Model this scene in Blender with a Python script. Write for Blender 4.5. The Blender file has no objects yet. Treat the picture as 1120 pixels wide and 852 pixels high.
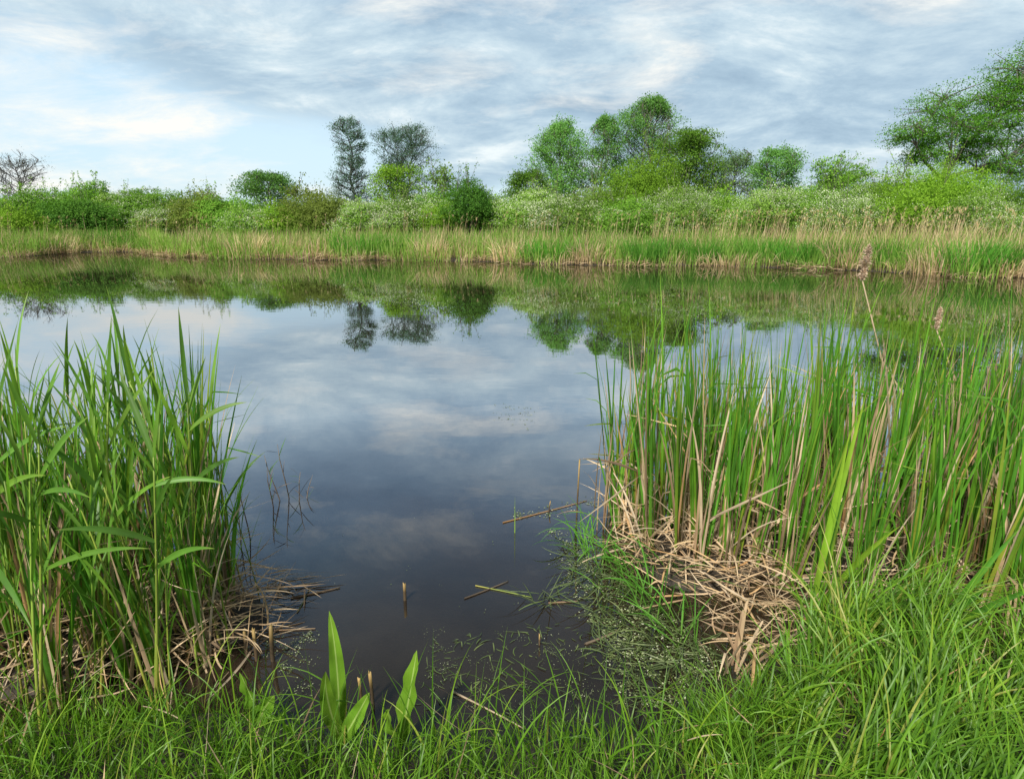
import bpy, math
import numpy as np
from math import radians as R

rng = np.random.default_rng(7)
scene = bpy.context.scene
COL = scene.collection
PI = math.pi

# ------------------------------------------------------------------ camera
CAM_H, PITCH, F = 1.7, R(14.4), 700.0          # F: focal length in pixels of a 1120 wide frame
cd = bpy.data.cameras.new('camera')
cam = bpy.data.objects.new('camera', cd); COL.objects.link(cam)
cam.location = (0, 0, CAM_H); cam.rotation_euler = (PI / 2 - PITCH, 0, 0)
cd.sensor_width = 36; cd.lens = F / 1120 * 36; cd.clip_start = 0.05; cd.clip_end = 5000
scene.camera = cam

def ray(px, py):
    x = (px - 560) / F; v = (426 - py) / F
    return np.array([x, math.cos(PITCH) + v * math.sin(PITCH), -math.sin(PITCH) + v * math.cos(PITCH)])
def on(px, py, z=0.0):                         # the point of the level z seen there
    d = ray(px, py); s = (z - CAM_H) / d[2]
    return np.array([0, 0, CAM_H]) + d * s
def at(px, py, Y):                             # the point at the distance Y seen there
    d = ray(px, py)
    return np.array([0, 0, CAM_H]) + d * (Y / d[1])

# ------------------------------------------------------------------ mesh builder
rng = np.random.default_rng(11)
class MB:
    def __init__(s): s.v = []; s.f = []; s.t = []; s.r = []; s.s = []; s.n = 0
    def add(s, v, f, t=None, r=None, ss=None):
        v = np.asarray(v, float).reshape(-1, 3); k = len(v)
        s.v.append(v); s.f.append(np.asarray(f, np.int64).reshape(-1, 4) + s.n); s.n += k
        s.t.append(np.zeros(k) if t is None else np.broadcast_to(t, (k,)))
        s.r.append(np.zeros(k) if r is None else np.broadcast_to(r, (k,)))
        s.s.append(np.zeros(k) if ss is None else np.broadcast_to(ss, (k,)))
    def mesh(s, name, mat, smooth=True):
        me = bpy.data.meshes.new(name)
        v = np.concatenate(s.v); f = np.concatenate(s.f)
        me.vertices.add(len(v)); me.vertices.foreach_set('co', v.astype(np.float32).ravel())
        me.loops.add(len(f) * 4); me.loops.foreach_set('vertex_index', f.astype(np.int32).ravel())
        me.polygons.add(len(f)); me.polygons.foreach_set('loop_start', np.arange(0, len(f) * 4, 4, dtype=np.int32))
        me.polygons.foreach_set('loop_total', np.full(len(f), 4, np.int32))
        if smooth: me.polygons.foreach_set('use_smooth', np.ones(len(f), bool))
        for nm, a in (('tt', s.t), ('rnd', s.r), ('ss', s.s)):
            at_ = me.attributes.new(nm, 'FLOAT', 'POINT'); at_.data.foreach_set('value', np.concatenate(a).astype(np.float32))
        me.materials.append(mat); me.update(calc_edges=True); me.validate()
        return me
    def build(s, name, mat, parent=None, smooth=True, loc=None):
        o = bpy.data.objects.new(name, s.mesh(name, mat, smooth)); COL.objects.link(o)
        if parent is not None: o.parent = parent
        if loc is not None: o.location = loc
        return o

def tag(o, label=None, cat=None, group=None, kind=None):
    for k, v in (('label', label), ('category', cat), ('group', group), ('kind', kind)):
        if v: o[k] = v
    return o
def thing(name, label, cat, loc=(0, 0, 0), rz=0.0, group=None, sc=1.0):
    o = bpy.data.objects.new(name, None); COL.objects.link(o)
    o.location = loc; o.rotation_euler = (0, 0, rz); o.scale = (sc, sc, sc)
    return tag(o, label, cat, group)
def copy_tree(o, parent=None):
    c = o.copy(); COL.objects.link(c); c.parent = parent
    for ch in list(o.children): copy_tree(ch, c)
    return c

# ------------------------------------------------------------------ shapes
rng = np.random.default_rng(12)
def blades(mb, root, head, tilt, length, width, bend, segs=5, twist=None, fold=0.0, kink_t=None, kink_a=None, rnd=None, base_w=0.6, power=1.6, curl=None):
    """n curved tapering leaf blades; all arguments per blade."""
    root = np.asarray(root, float).reshape(-1, 3); n = len(root)
    B = lambda a: np.broadcast_to(np.asarray(a, float), (n,))
    head, tilt, length, width, bend = map(B, (head, tilt, length, width, bend))
    twist = B(0 if twist is None else twist); rnd = rng.random(n) if rnd is None else B(rnd)
    curl = B(0 if curl is None else curl)
    kt = B(2.0 if kink_t is None else kink_t); ka = B(0 if kink_a is None else kink_a)
    p = root.copy(); rows = []; ts = np.linspace(0, 1, segs + 1)
    for i, t in enumerate(ts):
        ang = tilt + bend * t ** power + ka * np.clip((t - kt) * 12, 0, 1)
        hd = head + curl * t
        d = np.stack([np.sin(ang) * np.cos(hd), np.sin(ang) * np.sin(hd), np.cos(ang)], 1)
        side = np.stack([-np.sin(hd), np.cos(hd), np.zeros(n)], 1)
        nor = np.cross(side, d)
        tw = twist * (0.4 + t)
        w = side * np.cos(tw)[:, None] + nor * np.sin(tw)[:, None]
        nn = np.cross(w, d)
        if i: p = p + d * (length / segs)[:, None]
        prof = (base_w + (1 - base_w) * min(1, t * 3)) * (1 - t ** 2.6) + 0.03
        hw = (width * 0.5 * prof)[:, None]
        if fold: rows.append(np.stack([p - w * hw, p + nn * hw * fold, p + w * hw], 1))
        else: rows.append(np.stack([p - w * hw, p + w * hw], 1))
    V = np.stack(rows, 1)                       # n, segs+1, c, 3
    c = V.shape[2]; per = (segs + 1) * c
    f = []
    for i in range(segs):
        for j in range(c - 1):
            a = i * c + j; f.append((a, a + 1, a + c + 1, a + c))
    f = np.array(f)[None] + (np.arange(n) * per)[:, None, None]
    tt = np.broadcast_to(ts[None, :, None], (n, segs + 1, c)).ravel()
    rr = np.repeat(rnd, per)
    sv = np.broadcast_to(np.linspace(-1, 1, c)[None, None, :], (n, segs + 1, c)).ravel()
    mb.add(V.reshape(-1, 3), f.reshape(-1, 4), tt, rr, sv)

def tube(mb, pts, rad, sides=6, rnd=0.5, jag=0.0):
    pts = np.asarray(pts, float); n = len(pts); rad = np.broadcast_to(np.asarray(rad, float), (n,))
    d = np.gradient(pts, axis=0); d /= np.linalg.norm(d, axis=1)[:, None] + 1e-9
    ref = np.array([1.0, 0, 0]) if abs(d[0][0]) < 0.8 else np.array([0, 1.0, 0])
    a = np.cross(d, ref); a /= np.linalg.norm(a, axis=1)[:, None]; b = np.cross(d, a)
    th = np.linspace(0, 2 * PI, sides, endpoint=False)
    V = pts[:, None] + rad[:, None, None] * (a[:, None] * np.cos(th)[None, :, None] + b[:, None] * np.sin(th)[None, :, None])
    if jag: V[-1] += d[-1] * rng.uniform(-jag, jag, (sides, 1))
    V = np.concatenate([V.reshape(-1, 3), pts[-1:]])
    f = [(i * sides + j, i * sides + (j + 1) % sides, (i + 1) * sides + (j + 1) % sides, (i + 1) * sides + j) for i in range(n - 1) for j in range(sides)]
    k = (n - 1) * sides; f += [(k + j, k + j + 1, k + (j + 2) % sides, n * sides) for j in range(0, sides - 1, 2)]
    t = np.concatenate([np.repeat(np.linspace(0, 1, n), sides), [1.0]])
    mb.add(V, f, t, rnd)

def curve_pts(a, b, sag, n=6, side=0.0):
    a = np.asarray(a, float); b = np.asarray(b, float); t = np.linspace(0, 1, n)[:, None]
    m = (a + b) / 2 + np.array([side, 0, sag])
    return (1 - t) ** 2 * a + 2 * t * (1 - t) * m + t ** 2 * b

def leaves(mb, c, size, rnd, flat=0.5, asp=0.55, outw=None):
    """diamond leaves, slightly folded, at centres c; their faces turn up and outward"""
    n = len(c); nn = rng.normal(size=(n, 3)) * .6; nn[:, 2] += flat
    if outw is not None: nn += outw * .9
    nn /= np.linalg.norm(nn, axis=1)[:, None]; q = rng.normal(size=(n, 3))
    u = np.cross(nn, q); u /= np.linalg.norm(u, axis=1)[:, None] + 1e-9; w = np.cross(nn, u)
    size = np.broadcast_to(size, (n,)) * rng.uniform(0.65, 1.3, n); s = size[:, None]
    V = np.stack([c - u * s * .5, c + w * s * asp * .5 - nn * s * .1, c + u * s * .5, c - w * s * asp * .5 - nn * s * .1], 1)
    mb.add(V.reshape(-1, 3), np.arange(n * 4).reshape(-1, 4), np.tile([0, .5, 1, .5], n), np.repeat(rnd, 4))

# ------------------------------------------------------------------ materials
rng = np.random.default_rng(13)
def N(nt, t, **kw):
    n = nt.nodes.new(t)
    for k, v in kw.items():
        if k.startswith('i_'): n.inputs[k[2:].replace('_', ' ')].default_value = v
        else: setattr(n, k, v)
    return n
def ramp(nt, stops, interp='LINEAR'):
    r = nt.nodes.new('ShaderNodeValToRGB'); cr = r.color_ramp; cr.interpolation = interp
    while len(cr.elements) < len(stops): cr.elements.new(0.5)
    for e, (p, c) in zip(cr.elements, stops): e.position = p; e.color = (*c, 1) if len(c) == 3 else c
    return r
def newmat(name):
    m = bpy.data.materials.new(name); m.use_nodes = True; nt = m.node_tree; nt.nodes.clear()
    return m, nt, nt.nodes.new('ShaderNodeOutputMaterial')
def leaf_mat(name, along, across, transl=0.35, rough=0.5, spec=0.3, fac=0.5, bump=True, objvar=0.25, tcol=(1.25, 1.3, 0.6), rib=None):
    """colour along the blade (tt) mixed with a per blade colour (rnd)"""
    m, nt, out = newmat(name); L = nt.links.new
    a = N(nt, 'ShaderNodeAttribute', attribute_name='tt'); b = N(nt, 'ShaderNodeAttribute', attribute_name='rnd')
    ra = ramp(nt, along); rb = ramp(nt, across); L(a.outputs['Fac'], ra.inputs[0]); L(b.outputs['Fac'], rb.inputs[0])
    mx = N(nt, 'ShaderNodeMix', data_type='RGBA'); mx.inputs[0].default_value = fac
    L(ra.outputs[0], mx.inputs[6]); L(rb.outputs[0], mx.inputs[7])
    oi = N(nt, 'ShaderNodeObjectInfo'); mr = N(nt, 'ShaderNodeMapRange'); mr.inputs[3].default_value = 1 - objvar; mr.inputs[4].default_value = 1 + objvar
    L(oi.outputs['Random'], mr.inputs[0])
    tc = N(nt, 'ShaderNodeTexCoord'); no = N(nt, 'ShaderNodeTexNoise', i_Scale=9.0, i_Detail=3.0); L(tc.outputs['Object'], no.inputs['Vector'])
    nm = N(nt, 'ShaderNodeMapRange'); nm.inputs[1].default_value = .3; nm.inputs[2].default_value = .7; nm.inputs[3].default_value = .8; nm.inputs[4].default_value = 1.2
    L(no.outputs['Fac'], nm.inputs[0])
    mu = N(nt, 'ShaderNodeMath', operation='MULTIPLY'); L(mr.outputs[0], mu.inputs[0]); L(nm.outputs[0], mu.inputs[1])
    colr = mx.outputs[2]
    if rib:                                     # pale midrib and faint side veins
        c_ = N(nt, 'ShaderNodeAttribute', attribute_name='ss'); ab = N(nt, 'ShaderNodeMath', operation='ABSOLUTE'); L(c_.outputs['Fac'], ab.inputs[0])
        sc_ = N(nt, 'ShaderNodeMath', operation='MULTIPLY_ADD'); L(ab.outputs[0], sc_.inputs[0]); sc_.inputs[1].default_value = -.35; L(a.outputs['Fac'], sc_.inputs[2])
        sn = N(nt, 'ShaderNodeMath', operation='MULTIPLY'); sn.inputs[1].default_value = 95; L(sc_.outputs[0], sn.inputs[0]); si = N(nt, 'ShaderNodeMath', operation='SINE'); L(sn.outputs[0], si.inputs[0])
        vr = ramp(nt, [(.93, (0, 0, 0)), (1, (.35, .35, .35))]); L(si.outputs[0], vr.inputs[0])
        rr_ = ramp(nt, [(0, (1, 1, 1)), (.07, (.8, .8, .8)), (.13, (0, 0, 0))]); L(ab.outputs[0], rr_.inputs[0])
        mxx = N(nt, 'ShaderNodeMath', operation='MAXIMUM'); L(vr.outputs[0], mxx.inputs[0]); L(rr_.outputs[0], mxx.inputs[1])
        m3 = N(nt, 'ShaderNodeMix', data_type='RGBA'); L(mxx.outputs[0], m3.inputs[0]); L(colr, m3.inputs[6]); m3.inputs[7].default_value = (*rib, 1); colr = m3.outputs[2]
    hs = N(nt, 'ShaderNodeHueSaturation'); L(colr, hs.inputs['Color']); L(mu.outputs[0], hs.inputs['Value'])
    pb = N(nt, 'ShaderNodeBsdfPrincipled'); pb.inputs['Roughness'].default_value = rough; pb.inputs['Specular IOR Level'].default_value = spec
    L(hs.outputs[0], pb.inputs['Base Color'])
    if transl:
        tl = N(nt, 'ShaderNodeBsdfTranslucent'); tm = N(nt, 'ShaderNodeMix', data_type='RGBA', blend_type='MULTIPLY'); tm.inputs[0].default_value = 1
        tm.inputs[7].default_value = (*tcol, 1); L(hs.outputs[0], tm.inputs[6]); L(tm.outputs[2], tl.inputs[0])
        ms = N(nt, 'ShaderNodeMixShader'); ms.inputs[0].default_value = transl; L(pb.outputs[0], ms.inputs[1]); L(tl.outputs[0], ms.inputs[2]); L(ms.outputs[0], out.inputs[0])
    else: L(pb.outputs[0], out.inputs[0])
    return m
def crown_mat(name, cols, transl=0.42):
    c0, c1, c2 = [np.array(c) for c in cols]; c0 = c1 + (c0 - c1) * 1.0; c2 = c1 + (c2 - c1) * .95
    return leaf_mat(name, [(0, cols[1]), (1, cols[1])], [(0, tuple(c0)), (.5, cols[1]), (1, tuple(c2))], transl, .75, .08, 1.0)
def bark_mat(name, a, b):
    m, nt, out = newmat(name); L = nt.links.new
    tc = N(nt, 'ShaderNodeTexCoord'); mp = N(nt, 'ShaderNodeMapping'); mp.inputs['Scale'].default_value = (6, 6, 1.2); L(tc.outputs['Object'], mp.inputs[0])
    no = N(nt, 'ShaderNodeTexNoise', i_Scale=3.0, i_Detail=6.0); L(mp.outputs[0], no.inputs['Vector'])
    r = ramp(nt, [(.3, a), (.7, b)]); L(no.outputs['Fac'], r.inputs[0])
    pb = N(nt, 'ShaderNodeBsdfPrincipled'); pb.inputs['Roughness'].default_value = .9; L(r.outputs[0], pb.inputs['Base Color'])
    bp = N(nt, 'ShaderNodeBump', i_Strength=.6); L(no.outputs['Fac'], bp.inputs['Height']); L(bp.outputs[0], pb.inputs['Normal']); L(pb.outputs[0], out.inputs[0])
    return m

M = {}
M['cattail'] = leaf_mat('cattail_leaf', [(0, (0.271, 0.281, 0.070)), (.18, (0.117, 0.259, 0.024)), (.8, (0.081, 0.249, 0.024)), (.95, (0.171, 0.271, 0.032)), (1, (0.325, 0.249, 0.055))],
                        [(0, (0.045, 0.163, 0.024)), (.4, (0.081, 0.249, 0.024)), (.8, (0.162, 0.345, 0.024)), (.93, (0.253, 0.345, 0.039)), (1, (0.361, 0.237, 0.039))], .4, .42, .35)
M['iris'] = leaf_mat('pale_leaf', [(0, (0.194, 0.288, 0.044)), (.5, (0.184, 0.370, 0.030)), (1, (0.252, 0.370, 0.037))], [(0, (0.196, 0.347, 0.025)), (1, (0.254, 0.389, 0.031))], .4, .45, .3)
M['reed'] = leaf_mat('reed_leaf', [(0, (0.099, 0.206, 0.023)), (.8, (0.099, 0.226, 0.026)), (1, (0.220, 0.247, 0.037))],
                     [(0, (0.055, 0.155, 0.026)), (.5, (0.110, 0.247, 0.030)), (1, (0.220, 0.350, 0.034))], .4, .45, .35)
M['reed_stem'] = leaf_mat('reed_stem', [(0, (0.308, 0.247, 0.060)), (.3, (0.176, 0.237, 0.037)), (1, (0.121, 0.226, 0.030))], [(0, (0.128, 0.210, 0.025)), (1, (0.256, 0.252, 0.037))], 0, .5, .3, .4)
M['dry'] = leaf_mat('dry_leaf', [(0, (.22, .14, .08)), (.4, (.42, .30, .18)), (1, (.50, .38, .25))],
                    [(0, (.07, .045, .03)), (.14, (.20, .13, .08)), (.3, (.40, .28, .16)), (.55, (.56, .44, .29)), (.75, (.40, .34, .26)), (.9, (.52, .38, .2)), (1, (.42, .19, .05))], .25, .65, .2, .65, tcol=(1.1, 1.0, .8))
M['dark_dry'] = leaf_mat('wet_dead_stalk', [(0, (.05, .04, .03)), (.5, (.12, .09, .06)), (1, (.22, .17, .11))], [(0, (.05, .035, .025)), (1, (.2, .15, .1))], 0, .5, .4)
M['stub'] = leaf_mat('broken_stalk', [(0, (.03, .022, .015)), (.55, (.05, .035, .02)), (.7, (.16, .11, .04)), (1, (.32, .22, .08))], [(0, (.10, .07, .03)), (1, (.22, .14, .06))], 0, .6, .3, .15)
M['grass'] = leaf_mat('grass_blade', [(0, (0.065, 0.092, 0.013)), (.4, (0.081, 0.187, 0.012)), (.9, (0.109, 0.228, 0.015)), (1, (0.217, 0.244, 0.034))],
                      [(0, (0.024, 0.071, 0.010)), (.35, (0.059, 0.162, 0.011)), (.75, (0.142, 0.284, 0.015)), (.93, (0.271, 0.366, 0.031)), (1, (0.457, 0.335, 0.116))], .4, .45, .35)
M['dock'] = leaf_mat('dock_leaf', [(0, (0.086, 0.153, 0.017)), (.5, (0.081, 0.202, 0.013)), (1, (0.120, 0.214, 0.017))], [(0, (0.077, 0.179, 0.012)), (1, (0.141, 0.252, 0.019))], .3, .36, .45, rib=(.26, .36, .10))
M['fluff'] = leaf_mat('cattail_fluff', [(0, (.42, .31, .22)), (1, (.6, .48, .36))], [(0, (.36, .24, .16)), (.5, (.58, .45, .33)), (1, (.68, .58, .47))], .3, .9, .1, .7, tcol=(1, 1, .9))
M['far_green'] = leaf_mat('far_reed_green', [(0, (.26, .20, .07)), (.35, (.16, .24, .04)), (1, (.16, .29, .045))], [(0, (.08, .19, .03)), (.5, (.14, .27, .04)), (1, (.26, .36, .06))], .4, .6, .2)
M['far_dry'] = leaf_mat('far_reed_dry', [(0, (.32, .20, .11)), (.4, (.45, .35, .18)), (1, (.54, .44, .26))], [(0, (.30, .18, .09)), (.4, (.46, .36, .18)), (1, (.62, .52, .34))], .3, .7, .1, tcol=(1.1, 1, .8))
M['far_tuft'] = leaf_mat('far_tussock', [(0, (.12, .19, .03)), (.5, (.075, .24, .025)), (1, (.10, .27, .03))], [(0, (.05, .17, .02)), (1, (.11, .29, .03))], .4, .6, .2)
M['duckweed'] = leaf_mat('duckweed', [(0, (.14, .17, .07)), (1, (.14, .17, .07))], [(0, (.04, .06, .015)), (.6, (.13, .17, .06)), (.9, (.28, .31, .18)), (1, (.50, .52, .38))], .1, .6, .3, 1.0)
M['weed'] = leaf_mat('pond_weed', [(0, (.04, .06, .015)), (1, (.07, .11, .03))], [(0, (.03, .045, .02)), (.7, (.08, .11, .04)), (1, (.17, .20, .08))], .1, .5, .3)
M['bark'] = bark_mat('bark', (.05, .042, .035), (.13, .11, .095))
M['bark_dark'] = bark_mat('dark_bark', (.035, .032, .03), (.075, .07, .07))
M['bloom'] = leaf_mat('hawthorn_blossom', [(0, (.66, .70, .50)), (1, (.72, .75, .58))], [(0, (.48, .56, .28)), (1, (.78, .79, .66))], .35, .7, .1, .6, tcol=(1, 1, .95))
CR = dict(dark=((.04, .12, .02), (.08, .20, .028), (.13, .28, .035)),
          mid=((.07, .17, .022), (.135, .28, .035), (.21, .37, .05)),
          bright=((.11, .23, .02), (.18, .34, .03), (.26, .42, .045)),
          haw=((.10, .20, .03), (.18, .32, .05), (.27, .41, .085)),
          olive=((.10, .15, .03), (.17, .23, .045), (.24, .31, .065)),
          grey=((.09, .17, .075), (.14, .24, .105), (.20, .30, .14)),
          poplar=((.075, .20, .04), (.135, .30, .07), (.21, .39, .11)),
          alder=((.07, .15, .10), (.11, .21, .145), (.15, .26, .18)),
          bare=((.10, .11, .09), (.14, .15, .12), (.17, .18, .15)))
for k, c in CR.items(): M['c_' + k] = crown_mat('crown_' + k, c)

# ------------------------------------------------------------------ pond outline and ground
rng = np.random.default_rng(14)
far_px = [(-420, 296), (-250, 290), (-120, 285), (0, 282), (40, 280), (90, 276), (150, 276), (185, 281), (260, 283), (350, 285), (440, 285), (540, 287), (600, 290), (690, 291), (780, 291), (860, 294), (950, 297), (1010, 301), (1050, 303), (1120, 304), (1250, 309), (1400, 318)]
near_px = [(1500, 640), (1200, 700), (1080, 715), (960, 692), (895, 692), (852, 716), (818, 766), (760, 800), (700, 808), (640, 813), (560, 815), (500, 822), (440, 822), (380, 812), (320, 800), (275, 788), (210, 785), (120, 792), (0, 800), (-150, 810), (-420, 815)]
far = [on(*p)[:2] for p in far_px]; near = [on(*p)[:2] for p in near_px]
POND = np.array(far + [np.array([34, 14]), np.array([30, 6]), np.array([14, 3.4]), np.array([6, 2.9])] + near + [np.array([-5, 2.2]), np.array([-16, 2.5]), np.array([-40, 8]), np.array([-62, 22])])
FARL = np.array(far)
def sdist(x, y):                               # >0 on land
    P = np.stack([x, y], -1); a = POND; b = np.roll(POND, -1, 0); best = np.full(x.shape, 1e18); ins = np.zeros(x.shape, bool)
    for p, q in zip(a, b):
        e = q - p; w = P - p; t = np.clip((w @ e) / (e @ e), 0, 1); d = ((w - t[..., None] * e) ** 2).sum(-1); best = np.minimum(best, d)
        c = (p[1] > y) != (q[1] > y)
        with np.errstate(divide='ignore', invalid='ignore'):
            ins ^= c & (x < (q[0] - p[0]) * (y - p[1]) / (q[1] - p[1] + 1e-12) + p[0])
    return np.where(ins, -1, 1) * np.sqrt(best)
HUMPS = [(*on(60, 700)[:2], .55, .62), (*on(180, 670)[:2], .5, .62), (*on(245, 680)[:2], .3, .58), (*on(-120, 700)[:2], .8, .6), (*on(760, 612)[:2], .5, .66), (*on(860, 590)[:2], .7, .68), (*on(1000, 590)[:2], .8, .72), (*on(1180, 600)[:2], .9, .7)]
def ground_z(x, y):
    x = np.asarray(x, float); y = np.asarray(y, float)
    s = sdist(x, y)
    nearf = np.clip((8 - y) / 4, 0, 1)
    out = nearf * (.02 + .30 * (1 - np.exp(-np.maximum(s, 0) / .9))) + (1 - nearf) * (.02 + .5 * (1 - np.exp(-np.maximum(s, 0) / 7)))
    inn = -.62 * (1 - np.exp(np.minimum(s, 0) / .8)) - .5 * (1 - np.exp(np.minimum(s, 0) / 8))
    z = np.where(s > 0, out, inn)
    for hx, hy, r, h in HUMPS:
        g = np.exp(-((x - hx) ** 2 + (y - hy) ** 2) / (2 * (r * .62) ** 2)); z = np.where(s < .05, np.maximum(z, -1.2 + (1.235) * np.minimum(1, g * 1.6) ** .5), z)
    return z + .012 * np.sin(x * 9 + 2 * np.sin(y * 7)) * np.sin(y * 11 + 1.7) * nearf

u = np.linspace(-1, 1, 460); gx = .95 * np.sinh(u * 7.9); gy = 3 + .95 * np.sinh(u * 7.9)
X, Y = np.meshgrid(gx, gy); Z = ground_z(X, Y)
g = MB(); n = len(u); idx = np.arange(n * n).reshape(n, n)
g.add(np.stack([X, Y, Z], -1).reshape(-1, 3), np.stack([idx[:-1, :-1], idx[:-1, 1:], idx[1:, 1:], idx[1:, :-1]], -1).reshape(-1, 4))
m, nt, out = newmat('ground'); L = nt.links.new
ge = N(nt, 'ShaderNodeNewGeometry'); sx = N(nt, 'ShaderNodeSeparateXYZ'); L(ge.outputs['Position'], sx.inputs[0])
no = N(nt, 'ShaderNodeTexNoise', i_Scale=7.0, i_Detail=8.0, i_Roughness=.65); L(ge.outputs['Position'], no.inputs['Vector'])
no2 = N(nt, 'ShaderNodeTexNoise', i_Scale=45.0, i_Detail=4.0); L(ge.outputs['Position'], no2.inputs['Vector'])
mud = ramp(nt, [(.35, (.012, .009, .006)), (.55, (.032, .024, .016)), (.68, (.055, .044, .03)), (.8, (.09, .08, .055))]); L(no.outputs['Fac'], mud.inputs[0])
grs = ramp(nt, [(.3, (.012, .014, .006)), (.6, (.03, .032, .012)), (.8, (.06, .045, .022))]); L(no2.outputs['Fac'], grs.inputs[0])
mr = N(nt, 'ShaderNodeMapRange'); mr.inputs[1].default_value = .03; mr.inputs[2].default_value = .25; L(sx.outputs['Z'], mr.inputs[0])
mx = N(nt, 'ShaderNodeMix', data_type='RGBA'); L(mr.outputs[0], mx.inputs[0]); L(mud.outputs[0], mx.inputs[6]); L(grs.outputs[0], mx.inputs[7])
pb = N(nt, 'ShaderNodeBsdfPrincipled'); pb.inputs['Roughness'].default_value = .8; L(mx.outputs[2], pb.inputs['Base Color'])
bp = N(nt, 'ShaderNodeBump', i_Strength=.7, i_Distance=.02); L(no2.outputs['Fac'], bp.inputs['Height']); L(bp.outputs[0], pb.inputs['Normal']); L(pb.outputs[0], out.inputs[0])
tag(g.build('ground', m), kind='structure')

# ------------------------------------------------------------------ water
rng = np.random.default_rng(15)
m, nt, out = newmat('pond_water'); L = nt.links.new
ge = N(nt, 'ShaderNodeNewGeometry')
mp = N(nt, 'ShaderNodeMapping'); mp.inputs['Scale'].default_value = (1.0, 1.7, 1); L(ge.outputs['Position'], mp.inputs[0])
no = N(nt, 'ShaderNodeTexNoise', i_Scale=2.2, i_Detail=3.0, i_Roughness=.5); L(mp.outputs[0], no.inputs['Vector'])
bp = N(nt, 'ShaderNodeBump', i_Strength=.02, i_Distance=.03); L(no.outputs['Fac'], bp.inputs['Height'])
nb = N(nt, 'ShaderNodeTexNoise', i_Scale=.22, i_Detail=3.0); L(ge.outputs['Position'], nb.inputs['Vector']); br = N(nt, 'ShaderNodeMapRange'); br.inputs[1].default_value = .42; br.inputs[2].default_value = .7; br.inputs[3].default_value = .008; br.inputs[4].default_value = .045; L(nb.outputs['Fac'], br.inputs[0]); L(br.outputs[0], bp.inputs['Strength'])   # breeze patches
fr = N(nt, 'ShaderNodeFresnel', i_IOR=1.40); L(bp.outputs[0], fr.inputs['Normal'])
pw_ = N(nt, 'ShaderNodeMath', operation='POWER'); pw_.inputs[1].default_value = 1.3; L(fr.outputs[0], pw_.inputs[0]); fm = N(nt, 'ShaderNodeMath', operation='MULTIPLY', use_clamp=True); fm.inputs[1].default_value = 5.0; L(pw_.outputs[0], fm.inputs[0])
gl = N(nt, 'ShaderNodeBsdfGlossy'); gl.inputs['Roughness'].default_value = .0; gl.inputs['Color'].default_value = (.93, .95, .97, 1); L(bp.outputs[0], gl.inputs['Normal'])
tr = N(nt, 'ShaderNodeBsdfTransparent'); tr.inputs['Color'].default_value = (.55, .47, .38, 1)
n3 = N(nt, 'ShaderNodeTexNoise', i_Scale=1.1, i_Detail=5.0); L(ge.outputs['Position'], n3.inputs['Vector'])
mk = ramp(nt, [(.35, (.017, .013, .010)), (.7, (.044, .032, .021))]); L(n3.outputs['Fac'], mk.inputs[0])
df = N(nt, 'ShaderNodeBsdfDiffuse'); L(mk.outputs[0], df.inputs[0])
ms = N(nt, 'ShaderNodeMixShader'); ms.inputs[0].default_value = .5; L(tr.outputs[0], ms.inputs[1]); L(df.outputs[0], ms.inputs[2])
m2 = N(nt, 'ShaderNodeMixShader'); fc = N(nt, 'ShaderNodeMath', operation='MINIMUM'); fc.inputs[1].default_value = .66; L(fm.outputs[0], fc.inputs[0]); L(fc.outputs[0], m2.inputs[0]); L(ms.outputs[0], m2.inputs[1]); L(gl.outputs[0], m2.inputs[2]); L(m2.outputs[0], out.inputs[0])
w = MB(); w.add([(-75, 0.5, 0), (60, 0.5, 0), (60, 60, 0), (-75, 60, 0)], [(0, 1, 2, 3)]); tag(w.build('water', m), kind='structure')

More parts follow.
